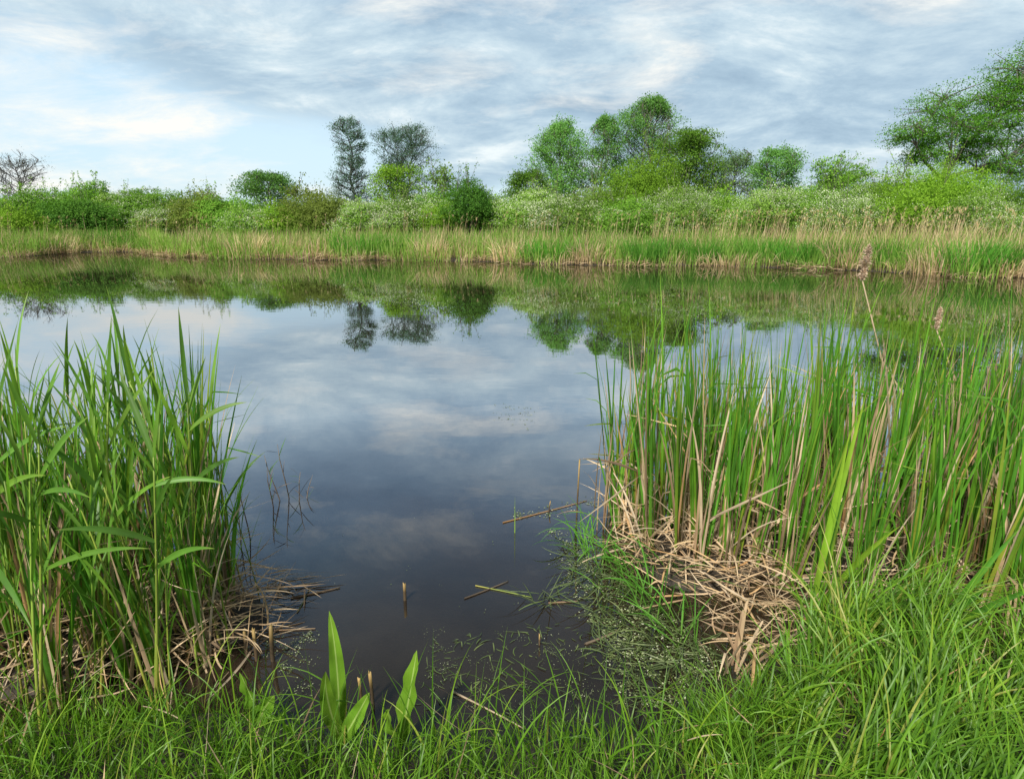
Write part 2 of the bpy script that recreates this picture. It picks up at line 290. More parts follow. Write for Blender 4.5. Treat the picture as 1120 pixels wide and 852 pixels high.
# ------------------------------------------------------------------ trees
rng = np.random.default_rng(16)
def sub_dir(d, ang, az):
    ref = np.array([0, 0, 1.0]) if abs(d[2]) < .9 else np.array([1.0, 0, 0])
    a = np.cross(d, ref); a /= np.linalg.norm(a); b = np.cross(d, a)
    return d * math.cos(ang) + (a * math.cos(az) + b * math.sin(az)) * math.sin(ang)
def make_tree(name, label, cat, base, H, W, crown, bark, shape, nprim=26, nsub=7, leaf=.25, per=16, spread=.45, first=.2, up=.7, tr=.16, lean=(0, 0), stems=1, group=None, rise=.35, twig=0.018, sparse=0.0):
    """trunk, limbs and leaf clumps carried by the limbs. shape(t) = crown radius / (W/2) at height t."""
    root = thing(name, label, cat, base, 0, group)
    wood = MB(); anc = []; ph = rng.uniform(0, 6.3)
    for s in range(stems):
        off = np.array([0., 0, 0]); ln = np.array([lean[0], lean[1], 0.])
        if stems > 1: a = ph + s * 2 * PI / stems; ln = ln + np.array([math.cos(a), .5 * math.sin(a), 0]) * W * .3
        hs = H * (1 if s == 0 else rng.uniform(.88, .97)); tp = []
        for t in np.linspace(0, 1, 9): tp.append(off + ln * t ** 1.2 + np.array([rng.normal() * .012 * H, rng.normal() * .012 * H, hs * t]) * np.array([t > 0, t > 0, 1]))
        tp = np.array(tp); tube(wood, tp, tr * (1 - .9 * np.linspace(0, 1, 9)) / (stems ** .35), 7)
        for i in range(nprim // stems):
            t = first + (1 - first) * ((i + rng.uniform(.1, .9)) / (nprim // stems)) ** .92
            t = min(t, .985); k = t * 8; j = min(int(k), 7); p0 = tp[j] + (tp[j + 1] - tp[j]) * (k - j)
            ln_ = shape(t) * W * .5 * rng.uniform(.65, 1.12) / (stems ** .35)
            if ln_ < .15: ln_ = .15
            az = ph + i * 2.4 + rng.normal() * .4; el = up * (.6 + .5 * t) + rng.normal() * .15
            d = np.array([math.cos(az) * math.cos(el), math.sin(az) * math.cos(el), math.sin(el)])
            L_ = ln_ / max(.35, math.cos(el)); pts = [p0]
            for q in range(4):
                d = d + np.array([0, 0, rise * .3]) + rng.normal(size=3) * .1; d /= np.linalg.norm(d); pts.append(pts[-1] + d * L_ / 4)
            pts = np.array(pts); r0 = tr * .42 * (1 - .75 * t) / (stems ** .2); tube(wood, pts, np.linspace(r0, twig, 5), 5)
            anc.append(pts[-1])
            for q in range(nsub):
                sp = rng.uniform(.25, 1.0); kk = sp * 4; jj = min(int(kk), 3); b0 = pts[jj] + (pts[jj + 1] - pts[jj]) * (kk - jj)
                dd = pts[jj + 1] - pts[jj]; dd /= np.linalg.norm(dd); dd = sub_dir(dd, rng.uniform(.4, 1.1), rng.uniform(0, 6.3)); dd[2] += .2
                l2 = L_ * rng.uniform(.2, .45); e = b0 + dd * l2
                tube(wood, curve_pts(b0, e, .06 * l2, 4), np.linspace(max(twig, r0 * .35), twig * .7, 4), 4)
                anc.append(e); anc.append((b0 + e) / 2 + rng.normal(size=3) * .1)
                if L_ > 1.5: anc.append(b0 + dd * l2 * .75 + rng.normal(size=3) * .25)
    if per:
        anc = np.array(anc); anc = anc[rng.random(len(anc)) > sparse]
        cnt = rng.integers(int(per * .5), int(per * 1.5) + 1, len(anc)); cc = np.repeat(anc, cnt, 0)
        cr = np.repeat(rng.random(len(anc)), cnt)
        c = cc + rng.normal(size=cc.shape) * np.array([1, 1, .7]) * spread
        x0, x1 = np.percentile(c[:, 0], [1, 99]); cx = (x0 + x1) / 2
        k3 = np.array([1.08 * W / (x1 - x0), 1.08 * W / (x1 - x0), H / np.percentile(c[:, 2], 99.7)]); sh = np.array([cx, 0, 0])
        fit = lambda v: (v - sh * np.clip(v[:, 2:] / (.35 * H), 0, 1)) * k3
        c = fit(c); cr = cr
        if stems == 1:                         # keep the outline of the kind, with an uneven rim
            tq = np.clip(c[:, 2] / H, 0, 1); lim = np.array([shape(t_) for t_ in np.linspace(0, 1, 101)])[(tq * 100).astype(int)] * W * .5
            az_ = np.arctan2(c[:, 1], c[:, 0]); lim = lim * (1 + .22 * np.sin(az_ * 3 + tq * 17 + ph) + .13 * np.sin(tq * 37 + 2 * az_ + ph) + .10 * np.sin(tq * 71 - 4 * az_)) * 1.22 + .12
            inside = np.hypot(c[:, 0], c[:, 1]) < lim * (rng.uniform(.7, 1.35, len(c)) * .5 + np.repeat(rng.uniform(.7, 1.45, len(anc)), cnt) * .5); c = c[inside]; cr = cr[inside]
        ks = H / np.percentile(c[:, 2], 99.9); c[:, 2] *= ks
        def trim(v):
            v = fit(v) * np.array([1, 1, ks])
            if stems == 1:
                t_ = np.clip(v[:, 2] / H, 0, 1); lm = np.array([shape(q_) for q_ in np.linspace(0, 1, 101)])[(t_ * 100).astype(int)] * W * .5 + .25
                v = v * np.column_stack([np.minimum(1, lm / (np.hypot(v[:, 0], v[:, 1]) + 1e-6))] * 2 + [np.ones(len(v))])
            v[:, 2] = np.minimum(v[:, 2], H * .985 + .02 * v[:, 2]); return v
        wood.v = [trim(v) for v in wood.v]; wood.build('trunk', bark, root)
        lf = MB(); leaves(lf, c, leaf, np.clip(.55 * cr + .45 * rng.random(len(c)), 0, 1)); lf.build('crown', crown, root)
    return root

def ell(mid, pw=2.0, lo=.2):
    def f(t):
        x = (t - mid) / (1 - mid) if t > mid else (mid - t) / (mid - lo + 1e-6)
        return max(.05, (1 - min(1, abs(x)) ** pw)) ** .6
    return f
cone = lambda t: max(.06, 1.0 - .85 * t)
def prof(*ps):
    xs_ = [p_[0] for p_ in ps]; ys_ = [p_[1] for p_ in ps]
    return lambda t: float(np.interp(t, xs_, ys_))
alder = prof((0, .3), (.2, .85), (.42, 1.0), (.56, .66), (.68, .62), (.82, .78), (.92, .66), (1, .25))
colm = prof((0, .7), (.12, .95), (.35, 1.0), (.55, .92), (.70, .72), (.84, .46), (.94, .22), (1, .06))

def place(px, top, Yd):
    p = at(px, top, Yd); z0 = float(ground_z(np.array([p[0]]), np.array([p[1]]))[0])
    return (p[0], p[1], z0 - .05), p[2] - z0
def pxw(w, Yd): return w / F * Yd * 1.02       # a width in the photograph at that distance, in metres

b, H = place(14, 164, 82)
make_tree('bare_tree', 'leafless dark tree at the far left end of the hedge', 'tree', b, H, pxw(50, 82), M['c_bare'], M['bark_dark'], prof((0, .1), (.3, .25), (.5, .8), (.72, 1), (.88, .8), (1, .3)), 40, 11, .12, 3, .25, .40, .5, .2, twig=.025)
b, H = place(288, 186, 68)
make_tree('round_tree', 'small round bright green tree just above the hedge, alone left of the alders', 'tree', b, H, pxw(62, 68), M['c_poplar'], M['bark'], ell(.55, 2, .2), 26, 8, .19, 26, .34, .12, .6)
b, H = place(381, 127, 84)
make_tree('alder_tree', 'tall narrow alder with single straight trunk and thin bluish crown', 'tree', b, H, pxw(43, 84), M['c_alder'], M['bark_dark'], alder, 96, 9, .15, 7, .24, .22, .30, .24, rise=.25, twig=.022)
b, H = place(440, 133, 84)
make_tree('alder_tree', 'wider alder with forked trunk beside the narrow one', 'tree', b, H, pxw(54, 84), M['c_alder'], M['bark_dark'], ell(.68, 2.2, .2), 84, 9, .15, 9, .24, .3, .6, .22, stems=2, rise=.25, twig=.02)
b, H = place(432, 178, 66)
make_tree('ash_tree', 'bright green young tree in front of the forked alder', 'tree', b, H, pxw(54, 66), M['c_bright'], M['bark'], ell(.6, 2, .2), 24, 7, .18, 20, .32, .15, .7)
b, H = place(478, 172, 64)
make_tree('ash_tree', 'thin open crowned young tree beside the forked alder', 'tree', b, H, pxw(36, 64), M['c_haw'], M['bark'], ell(.6, 2, .2), 18, 6, .24, 7, .3, .3, .9, .1)
b, H = place(612, 127, 74)
make_tree('poplar_tree', 'pale green poplar with pointed top, first of the poplar row', 'tree', b, H, pxw(74, 74), M['c_poplar'], M['bark'], colm, 56, 8, .18, 24, .32, .06, .7, .18)
b, H = place(663, 125, 75)
make_tree('poplar_tree', 'slim poplar in the middle of the poplar row', 'tree', b, H, pxw(60, 75), M['c_poplar'], M['bark'], colm, 50, 7, .18, 24, .32, .06, .7, .18)
b, H = place(714, 104, 76)
make_tree('poplar_tree', 'tallest poplar with broad pointed pale green crown', 'tree', b, H, pxw(90, 76), M['c_poplar'], M['bark'], colm, 70, 9, .18, 26, .34, .06, .7, .22)
b, H = place(755, 138, 68)
make_tree('leafy_tree', 'darker green tree leaning against the tallest poplar', 'tree', b, H, pxw(74, 68), M['c_mid'], M['bark'], ell(.5, 2, .1), 46, 9, .19, 24, .34, .10, .6, .18)
b, H = place(576, 184, 66)
make_tree('leafy_tree', 'low dark green tree at the foot of the first poplar', 'tree', b, H, pxw(44, 66), M['c_mid'], M['bark'], ell(.55, 2, .1), 24, 8, .18, 24, .34, .12, .7, .12)
b, H = place(806, 163, 72)
make_tree('willow_tree', 'hazy grey green small tree right of the poplar row', 'tree', b, H, pxw(50, 72), M['c_grey'], M['bark'], ell(.6, 2, .1), 36, 8, .17, 15, .34, .15, .8, .14)
b, H = place(854, 158, 66)
make_tree('leafy_tree', 'rounded fresh green tree standing between grey willow and spiky tree', 'tree', b, H, pxw(50, 66), M['c_poplar'], M['bark'], ell(.6, 2, .1), 34, 8, .18, 22, .3, .12, .7, .14)
b, H = place(921, 168, 58)
make_tree('spiky_tree', 'dark green tree with ragged upright shoots above white blossom', 'tree', b, H, pxw(56, 58), M['c_mid'], M['bark'], ell(.7, 3, .1), 34, 8, .17, 20, .22, .12, 1.1, .12, rise=.5)
b, H = place(330, 188, 56)
make_tree('elder_tree', 'slender olive tree with open flowering shoots left of the narrow alder', 'tree', b, H, pxw(40, 56), M['c_olive'], M['bark'], ell(.6, 2, .1), 18, 6, .2, 7, .24, .25, 1.0, .08)
b, H = place(213, 198, 56)
make_tree('elder_tree', 'brownish thin tree poking out of the hedge', 'tree', b, H, pxw(44, 56), M['c_olive'], M['bark'], ell(.6, 2, .1), 20, 6, .2, 6, .26, .25, 1.0, .08)

# the large tree at the right edge: leaning limbs that carry separate flat layers of leaves
Yb = 40.0
bx = at(1012, 215, Yb); bz = float(ground_z(np.array([bx[0]]), np.array([bx[1]]))[0])
root = thing('oak_tree', 'large spreading tree with slanting limbs at the right edge', 'tree', (bx[0] + .8, Yb, bz))
org = np.array([bx[0] + .8, Yb, bz]); wood = MB(); anc = []
T = lambda px, py, dy=0: at(px, py, Yb + dy) - org
tips = [(985, 152, 0, .9), (1000, 138, -1.5, 1.2), (1015, 122, 1, 1.3), (1032, 108, -1, 1.5), (1050, 118, 1.5, 1.4), (1052, 138, -1.2, 1.4), (1070, 128, .5, 1.3), (1028, 150, 1.5, 1.2), (1080, 108, 0, 1.3), (1096, 92, 1, 1.5), (1112, 76, -1, 1.6), (1126, 64, .5, 1.7), (1135, 90, -.5, 1.6), (1108, 112, 1.4, 1.5), (1125, 120, 0, 1.5), (1150, 80, 1, 1.8), (1165, 110, -1, 1.8), (1090, 136, -1.5, 1.1), (1112, 178, 0, 1.0), (1090, 180, -1, .9), (1120, 160, 1, 1.0), (1010, 160, .8, .9), (1060, 158, 0, .8), (1040, 128, 2.5, 1.3), (1145, 140, 0, 1.5), (1180, 150, 0, 1.6), (1135, 188, .5, 1.2), (1000, 172, .5, .8), (1022, 170, -.8, .9), (1046, 174, .8, .9), (1066, 170, -.5, .9), (1078, 154, .6, 1.1), (1092, 158, -.6, 1.1), (1104, 138, .8, 1.2), (1098, 112, -.8, 1.3), (1118, 98, .4, 1.5), (1060, 142, -1, 1.1), (1012, 146, .4, 1.1), (1140, 120, -1, 1.6), (1105, 190, .5, 1.0), (1075, 188, .8, .8)]
fork = T(1030, 196); mid1 = T(1055, 160); mid2 = T(1085, 130)
tube(wood, curve_pts((0, 0, -.1), fork, .2, 5), np.linspace(.27, .2, 5), 8)
tube(wood, np.array([fork, mid1, mid2, T(1115, 92), T(1130, 70)]), [.17, .13, .10, .06, .03], 7)
tube(wood, np.array([fork, T(1012, 178), T(1002, 160, -.5), T(995, 145, -1)]), [.12, .085, .05, .03], 7)
tube(wood, np.array([fork, T(1040, 165, .6), T(1042, 135, 1)]), [.11, .07, .04], 7)
tube(wood, np.array([fork, T(1068, 185, -.6), T(1100, 175, -.5), T(1135, 150, 0)]), [.12, .09, .06, .03], 7)
nodes = np.array([mid1, mid2, fork, T(1115, 92), T(1012, 178), T(1002, 160, -.5), T(1040, 165, .6), T(1042, 135, 1), T(1100, 175, -.5), T(1068, 185, -.6)])
for (px, py, dy, rad) in tips:
    e = T(px, py, dy); nb = nodes[np.argmin(((nodes - e) ** 2).sum(1) + 3 * (nodes[:, 2] > e[2]))]
    tube(wood, curve_pts(nb, e, .3, 5), np.linspace(.05, .02, 5), 5)
    for q in range(54):
        o = np.clip(rng.normal(size=3), -1.7, 1.7) * np.array([.66, .66, .36]) * rad * .8; a_ = e + o; anc.append(a_)
        if q % 2 == 0: tube(wood, curve_pts(e + o * .1, a_, .05, 3), [.025, .018, .01], 4)
wood.build('trunk', M['bark'], root)
anc = np.array(anc); cnt = rng.integers(17, 38, len(anc)); cc = np.repeat(anc, cnt, 0); cr = np.repeat(rng.random(len(anc)), cnt)
lf = MB(); leaves(lf, cc + rng.normal(size=cc.shape) * np.array([.24, .24, .12]), .105, np.clip(.6 * cr + .4 * rng.random(len(cc)), 0, 1), .8); lf.build('crown', crown_mat('crown_oak', ((.055, .17, .02), (.11, .28, .03), (.18, .38, .05))), root)

# ------------------------------------------------------------------ shrubs of the hedge
rng = np.random.default_rng(17)
def make_shrub(label, px, top, hw, Yd, kind, bloom=0.0, name='shrub', cat='shrub', group=None, lumps=None):
    b, H = place(px, top, Yd); a = pxw(hw, Yd); root = thing(name, label, cat, b, 0, group)
    nl = lumps or int(9 + 3.6 * a); wood = MB(); lf = MB(); bl = MB(); hasb = False
    for i in range(nl):
        th = rng.uniform(0, 2 * PI); ph_ = math.acos(rng.uniform(-.05, 1)); rr = rng.uniform(.55, .95)
        r = rng.uniform(.22, .40) * min(H, 2 * a) * (.8 if ph_ < .5 else 1)
        c = np.array([math.cos(th) * math.sin(ph_) * (a - r * .5) * rr, math.sin(th) * math.sin(ph_) * min(a, 1.8) * rr, .32 * H + math.cos(ph_) * (.68 * H - r * .75) * rr])
        tube(wood, curve_pts((rng.normal() * .12, rng.normal() * .12, 0), c, .35 * H * rng.uniform(0, .6), 5), np.linspace(.05, .012, 5), 4)
        nt_ = int(84 * (r / .8) ** 1.8) + 20
        d = rng.normal(size=(nt_, 3)); d /= np.linalg.norm(d, axis=1)[:, None]; tw = c + d * (r * rng.uniform(.35, 1.08, nt_) ** .6)[:, None] * np.array([1.1, 1, .8])
        k = rng.integers(9, 18, nt_); cc = np.repeat(tw, k, 0); cr = np.repeat(.5 * rng.random(nt_) + .5 * rng.random(), k)
        leaves(lf, cc + rng.normal(size=cc.shape) * np.array([.12, .12, .07]), .088 * Yd / 42, np.clip(.7 * cr + .3 * rng.random(len(cc)), 0, 1), .45, .6, np.repeat(d, k, 0))
        if bloom and rng.random() < .9:
            up = tw[(d[:, 2] > -.35) & (rng.random(nt_) < bloom * rng.uniform(.2, 1.3))]
            if len(up):
                hasb = True; k = rng.integers(12, 34, len(up)); cc = np.repeat(up + np.array([0, 0, .05]), k, 0)
                leaves(bl, cc + rng.normal(size=cc.shape) * np.array([.19, .19, .06]), .046 * Yd / 42, rng.random(len(cc)), .7, .8)
        if rng.random() < .5 and ph_ < 1.0:          # loose shoots standing out of the outline
            for q in range(3):
                e = c + np.array([rng.normal() * .3, rng.normal() * .3, r * rng.uniform(1.0, 1.7)]); tube(wood, curve_pts(c, e, 0, 3), [.014, .01, .006], 3)
                s_ = c + (e - c) * rng.uniform(.5, 1, 14)[:, None] + rng.normal(size=(14, 3)) * .07; leaves(lf, s_, .11 * Yd / 42, rng.uniform(.4, 1, 14))
    av = np.concatenate(lf.v); kz = H / np.percentile(av[:, 2], 98.5); kx = 2 * a / (np.percentile(av[:, 0], 98) - np.percentile(av[:, 0], 2)); k3 = np.array([kx, 1, kz])
    for q_ in (wood, lf, bl): q_.v = [v * k3 for v in q_.v]
    wood.build('stem', M['bark'], root); lf.build('crown', M['c_' + kind], root)
    if hasb: bl.build('blossom', M['bloom'], root)
    return root

farY = lambda px: np.interp(px, [p[0] for p in far_px], [f_[1] for f_ in far])
SH = [  # px, top, half width, extra distance, leaf kind, blossom share, label
 (-62, 205, 50, 9, 'mid', 0, 'green shrub cut by the left edge of the picture'),
 (4, 222, 34, 5, 'bright', 0, 'yellowish green low shrub at the left edge in front of the dark willow'),
 (30, 203, 40, 12, 'mid', .1, 'green rounded shrub below the leafless tree'),
 (64, 213, 46, 7, 'dark', 0, 'broad dark green willow shrub near the left end'),
 (96, 198, 30, 14, 'mid', 0, 'taller rounded green shrub behind the dark willow shrub'),
 (126, 208, 32, 10, 'haw', .28, 'hawthorn with scattered white blossom beside the dark willow shrub'),
 (165, 204, 34, 11, 'mid', .15, 'green hawthorn with little blossom left of the brownish tree'),
 (180, 222, 26, 6, 'haw', .5, 'low hawthorn thick with white blossom, left of the brownish tree'),
 (218, 210, 28, 8, 'olive', 0, 'brownish olive shrub under the thin brownish tree'),
 (247, 211, 28, 9, 'mid', 0, 'plain green shrub right of the brownish olive shrub'),
 (268, 222, 26, 6, 'haw', .6, 'low white flowering hawthorn below the small round tree'),
 (304, 218, 28, 7, 'bright', 0, 'fresh yellow green shrub right of the low white hawthorn'),
 (338, 207, 30, 8, 'olive', 0, 'olive green shrub at the foot of the slender elder'),
 (368, 214, 26, 10, 'haw', .35, 'hawthorn with thin white blossom under the narrow alder'),
 (402, 215, 30, 7, 'haw', .65, 'white blossoming hawthorn between the two alders'),
 (441, 214, 30, 8, 'haw', .55, 'white blossoming hawthorn under the forked alder'),
 (472, 205, 28, 11, 'mid', .2, 'green hawthorn behind the white one right of the forked alder'),
 (490, 216, 24, 7, 'bright', .15, 'light green shrub left of the dark upright shrub'),
 (511, 193, 21, 6, 'dark', 0, 'dark green upright narrow shrub near the middle of the hedge'),
 (546, 208, 32, 8, 'haw', .35, 'pale hawthorn right of the dark upright shrub'),
 (588, 202, 36, 9, 'haw', .5, 'broad pale flowering hawthorn below the first poplar'),
 (628, 210, 32, 7, 'haw', .55, 'low flowering hawthorn below the gap of first and slim poplars'),
 (664, 202, 32, 10, 'haw', .4, 'pale hawthorn under the slim poplar'),
 (706, 174, 36, 9, 'bright', 0, 'tall bright yellow green shrub below the tallest poplar'),
 (728, 204, 34, 6, 'haw', .6, 'white flowering hawthorn in front of the tall bright shrub'),
 (690, 212, 30, 6, 'mid', .1, 'deep green shrub at the foot of the tall bright shrub'),
 (770, 204, 34, 8, 'haw', .3, 'light green hawthorn under the darker leaning tree'),
 (806, 205, 32, 9, 'bright', .1, 'light green shrub below the grey willow'),
 (846, 202, 40, 6, 'haw', .65, 'broad domed hawthorn thick with white blossom right of the grey willow'),
 (894, 199, 36, 8, 'mid', .2, 'green shrub between the domed hawthorn and the spiky tree'),
 (926, 207, 34, 5, 'haw', .6, 'white flowering hawthorn in front of the spiky tree'),
 (968, 195, 34, 8, 'haw', .25, 'light hawthorn between the spiky tree and the large oak'),
 (1014, 180, 44, 7, 'bright', .05, 'broad yellow green shrub at the foot of the large oak'),
 (1056, 184, 42, 8, 'bright', 0, 'bright domed shrub under the limbs of the large oak'),
 (1088, 203, 34, 5, 'haw', .45, 'white flowering hawthorn low under the large oak'),
 (1128, 190, 40, 7, 'mid', .1, 'green shrub at the right edge under the large oak'),
 (1190, 186, 50, 7, 'mid', 0, 'green shrub beyond the right edge of the large oak'),
]
for px, top, hw, dY, kind, bl_, lab in SH:
    haw = bl_ >= .2
    make_shrub(lab, px, top + (7 if top > 197 else 3), hw * 1.12, farY(px) + dY + 3, kind, bl_, 'hawthorn_shrub' if haw else 'green_shrub', 'shrub', 'shrubs of the hedge beyond the pond')
# the mass of low growth behind and between the shrubs
ug = MB(); xs = rng.uniform(-420, 1400, 4600); c = []
for px in xs:
    Yd = farY(px) + rng.uniform(9, 24); p = at(px, 236, Yd); z0 = .4
    c.append((p[0], Yd, z0 + rng.uniform(.1, 1) ** .7 * (2.1 + .8 * math.sin(px * .05))))
c = np.array(c); k = rng.integers(8, 20, len(c)); cc = np.repeat(c, k, 0)
leaves(ug, cc + rng.normal(size=cc.shape) * np.array([.35, .35, .22]), .17, np.clip(.5 * np.repeat(rng.random(len(c)), k) + .5 * rng.random(len(cc)), 0, 1))
tag(ug.build('undergrowth', M['c_mid']), 'low green growth filling the gaps between the hedge shrubs', 'undergrowth', kind='stuff')

# ------------------------------------------------------------------ reeds of the far bank
rng = np.random.default_rng(18)
def along_far(n, lo=0, hi=1, jit=0):
    seg = np.linalg.norm(np.diff(FARL, axis=0), axis=1); cs = np.concatenate([[0], np.cumsum(seg)]) ; s = rng.uniform(lo, hi, n) * cs[-1]
    return np.stack([np.interp(s, cs, FARL[:, 0]), np.interp(s, cs, FARL[:, 1])], 1), s
def patch(s, d, k):                            # slow clumping along and across the belt
    return .5 + .5 * np.sin(s * .55 * k + 1.3 * np.sin(s * .23 + d * .6) + d * .9) * np.cos(s * .21 * k + 2.0 * np.sin(s * .13))
def belt(n, dlo, dhi, pw=1.0):
    p, s = along_far(n); d = dlo + (dhi - dlo) * rng.random(n) ** pw
    q = p.copy(); r = np.linalg.norm(p, axis=1)[:, None]; q = p + p / r * d[:, None]
    q = q + (p / r) * (.45 * np.sin(s * 1.7 + 2 * np.sin(s * .6)) * np.clip(1 - d / 3, 0, 1))[:, None]
    return q, s, d
gr = MB(); q, s, d = belt(42000, -.3, 7.5, 1.15); keep = rng.random(len(q)) < np.clip(patch(s, d, 1.0) * 1.2 + .05, .2, 1) * np.where(d < .8, .7, .8); q = q[keep]; d = d[keep]; s = s[keep]
hgt = (.75 + .35 * np.clip(d / 2, 0, 1) + .45 * patch(s, d, 1.7)) * rng.uniform(.65, 1.15, len(q))
lean = .12 * np.sin(s * .4)
blades(gr, np.column_stack([q, ground_z(q[:, 0], q[:, 1]) - .02]), rng.uniform(0, 6.3, len(q)), np.abs(rng.normal(0, .12, len(q))), hgt, rng.uniform(.02, .04, len(q)), rng.uniform(0, .55, len(q)), 4, rng.uniform(-1.5, 1.5, len(q)), rnd=np.clip(.4 * rng.random(len(q)) + .6 * patch(s + 5, d, .8), 0, 1))
tag(gr.build('green_reeds', M['far_green']), 'green reeds along the far bank below the hedge', 'reeds', kind='stuff')
dr = MB(); q, s, d = belt(30000, -.45, 9.0, 1.2); keep = rng.random(len(q)) < np.clip(1.05 - patch(s, d, 1.0) * .85, .22, 1); q = q[keep]; d = d[keep]; s = s[keep]
rightw = np.clip((q[:, 0] - 6) / 8, 0, 1)
hgt = np.where(d < .9, rng.uniform(.35, .9, len(q)), .9 + .55 * patch(s + 3, d, 2.3) + .45 * rightw * rng.random(len(q))) * rng.uniform(.7, 1.15, len(q))
blades(dr, np.column_stack([q, ground_z(q[:, 0], q[:, 1]) - .02]), rng.normal(.3, 1.3, len(q)), np.abs(rng.normal(0, .16, len(q))) + .08 * rightw, hgt, rng.uniform(.014, .03, len(q)), np.where(d < .9, rng.uniform(0, 1.6, len(q)), rng.uniform(0, .5, len(q))), 4, rng.uniform(-1.5, 1.5, len(q)))
# tall dead stems with plumes
p, s, d = belt(2600, 1.0, 8.0); wgt = np.clip(.12 + np.exp(-((p[:, 0] - 15) / 6) ** 2) + .35 * np.exp(-((p[:, 0] - 7) / 4) ** 2) + .25 * (patch(s, d, 3) > .75), 0, 1); ok = rng.random(len(p)) < wgt; p = p[ok]
hh = rng.uniform(1.45, 2.25, len(p)); hd = rng.normal(.1, .7, len(p)); tl = np.abs(rng.normal(0, .09, len(p)))
z0 = ground_z(p[:, 0], p[:, 1])
blades(dr, np.column_stack([p, z0]), hd, tl, hh, .022, .12, 4, rng.uniform(-1, 1, len(p)), base_w=1)
for i in range(len(p)):
    tip = np.array([p[i, 0] + math.cos(hd[i]) * math.sin(tl[i] + .04) * hh[i] * .93, p[i, 1] + math.sin(hd[i]) * math.sin(tl[i] + .04) * hh[i] * .93, z0[i] + hh[i] * .93])
    k = 5; blades(dr, np.tile(tip, (k, 1)), rng.normal(hd[i], .9, k), rng.uniform(.1, .6, k), rng.uniform(.12, .30, k), .015, .7, 2)
tag(dr.build('dry_reeds', M['far_dry']), 'straw coloured dead reeds along the far bank', 'reeds', kind='stuff')
# trampled brown litter at the water's edge
li = MB(); q, s, d = belt(9000, -.5, 1.0); kp = rng.random(len(q)) < np.clip(patch(s + 2, d * .3, 2.6) * 1.6 - .45, .05, 1); q = q[kp]; z0 = np.maximum(ground_z(q[:, 0], q[:, 1]), .01)
blades(li, np.column_stack([q, z0 + rng.uniform(0, .18, len(q))]), rng.uniform(0, 6.3, len(q)), rng.uniform(1.1, 1.75, len(q)), rng.uniform(.25, .7, len(q)), .03, rng.uniform(-.2, .3, len(q)), 2, rng.uniform(-1, 1, len(q)), rnd=rng.random(len(q)) ** 1.8 * .7)
tag(li.build('reed_litter', M['dry']), 'brown broken reed litter at the foot of the far bank', 'reed litter', kind='stuff')

# distinct green tussocks and dry tufts of the far bank
def tussock(px, dback, h, wid, label, dry=False, n=260):
    b = on(px, float(np.interp(px, [p_[0] for p_ in far_px], [p_[1] for p_ in far_px]))); r = np.linalg.norm(b[:2]); b = b * (1 + dback / r)
    z0 = float(ground_z(np.array([b[0]]), np.array([b[1]]))[0]); mb = MB(); rr = wid * np.sqrt(rng.random(n)); th = rng.uniform(0, 6.3, n)
    rt = np.column_stack([rr * np.cos(th), rr * np.sin(th) * .6, np.zeros(n)])
    blades(mb, rt, th + rng.normal(0, .5, n), rng.uniform(0, .15, n) + .10 * rr / wid, h * rng.uniform(.6, 1.1, n), rng.uniform(.02, .035, n), rng.uniform(.05, .8, n) + (.9 * (rng.random(n) < .25) if dry else 0), 5, rng.uniform(-1.2, 1.2, n))
    o = mb.build('dry_reed_tuft' if dry else 'sedge_tussock', M['far_dry' if dry else 'far_tuft'], loc=(b[0], b[1], max(z0, -.05)))
    tag(o, label, 'reed tuft' if dry else 'tussock', 'dry reed tufts of the far bank' if dry else 'sedge tussocks of the far bank')
TU = [(1062, .3, 1.35, 1.0, 'largest deep green tussock by the water, below the large oak'), (1098, .9, 1.2, .9, 'green tussock at the right edge beside the largest tussock'), (768, .5, 1.15, .75, 'green tussock below the darker leaning tree'), (735, 1.6, 1.1, .7, 'green tussock set back below the tall bright shrub'), (705, .2, 1.3, .9, 'bright green tussock at the waterline below the tallest poplar'), (600, 1.2, 1.15, 1.3, 'wide green tussock below the first poplar'), (395, 1.5, 1.35, 1.4, 'wide green tussock below the two alders'), (440, 2.0, 1.3, 1.1, 'green tussock below the forked alder'), (150, 2.5, 1.4, 2.2, 'dark green tussock above the brown inlet near the left end'), (100, 3.2, 1.3, 2.0, 'green tussock in front of the dark willow shrub'), (835, 1.6, 1.2, 1.2, 'green tussock below the domed hawthorn'), (905, 1.4, 1.15, 1.1, 'green tussock below the spiky tree'), (870, .8, 1.0, .8, 'smaller green tussock between two larger ones right of the willow'), (980, 1.8, 1.2, .9, 'green tussock left of the pale dry tuft')]
for px, db, h, wd, lab in TU: tussock(px, db, h, wd, lab, False, int(200 + 160 * wd))
TD = [(1022, .0, 1.15, .7, 'grey dry reed tuft bent over the water beside the largest tussock'), (560, .3, 1.3, .8, 'tall straw tuft near the middle of the far shore'), (642, .4, 1.3, .5, 'narrow upright straw tuft below the slim poplar'), (270, .5, 1.35, .9, 'straw tuft below the small round tree'), (800, -.1, .75, 1.1, 'low collapsed straw tuft at the waterline below the grey willow'), (930, .6, 1.3, .8, 'straw tuft at the waterline below the spiky tree'), (60, .8, 1.2, 1.2, 'pale straw tuft by the brown inlet'), (1108, .1, .9, .7, 'grey dry tuft at the right edge by the water'), (470, .4, 1.3, .7, 'pale straw tuft right below the forked alder')]
for px, db, h, wd, lab in TD: tussock(px, db, h, wd * 1.25, lab, True, int(70 + 50 * wd))

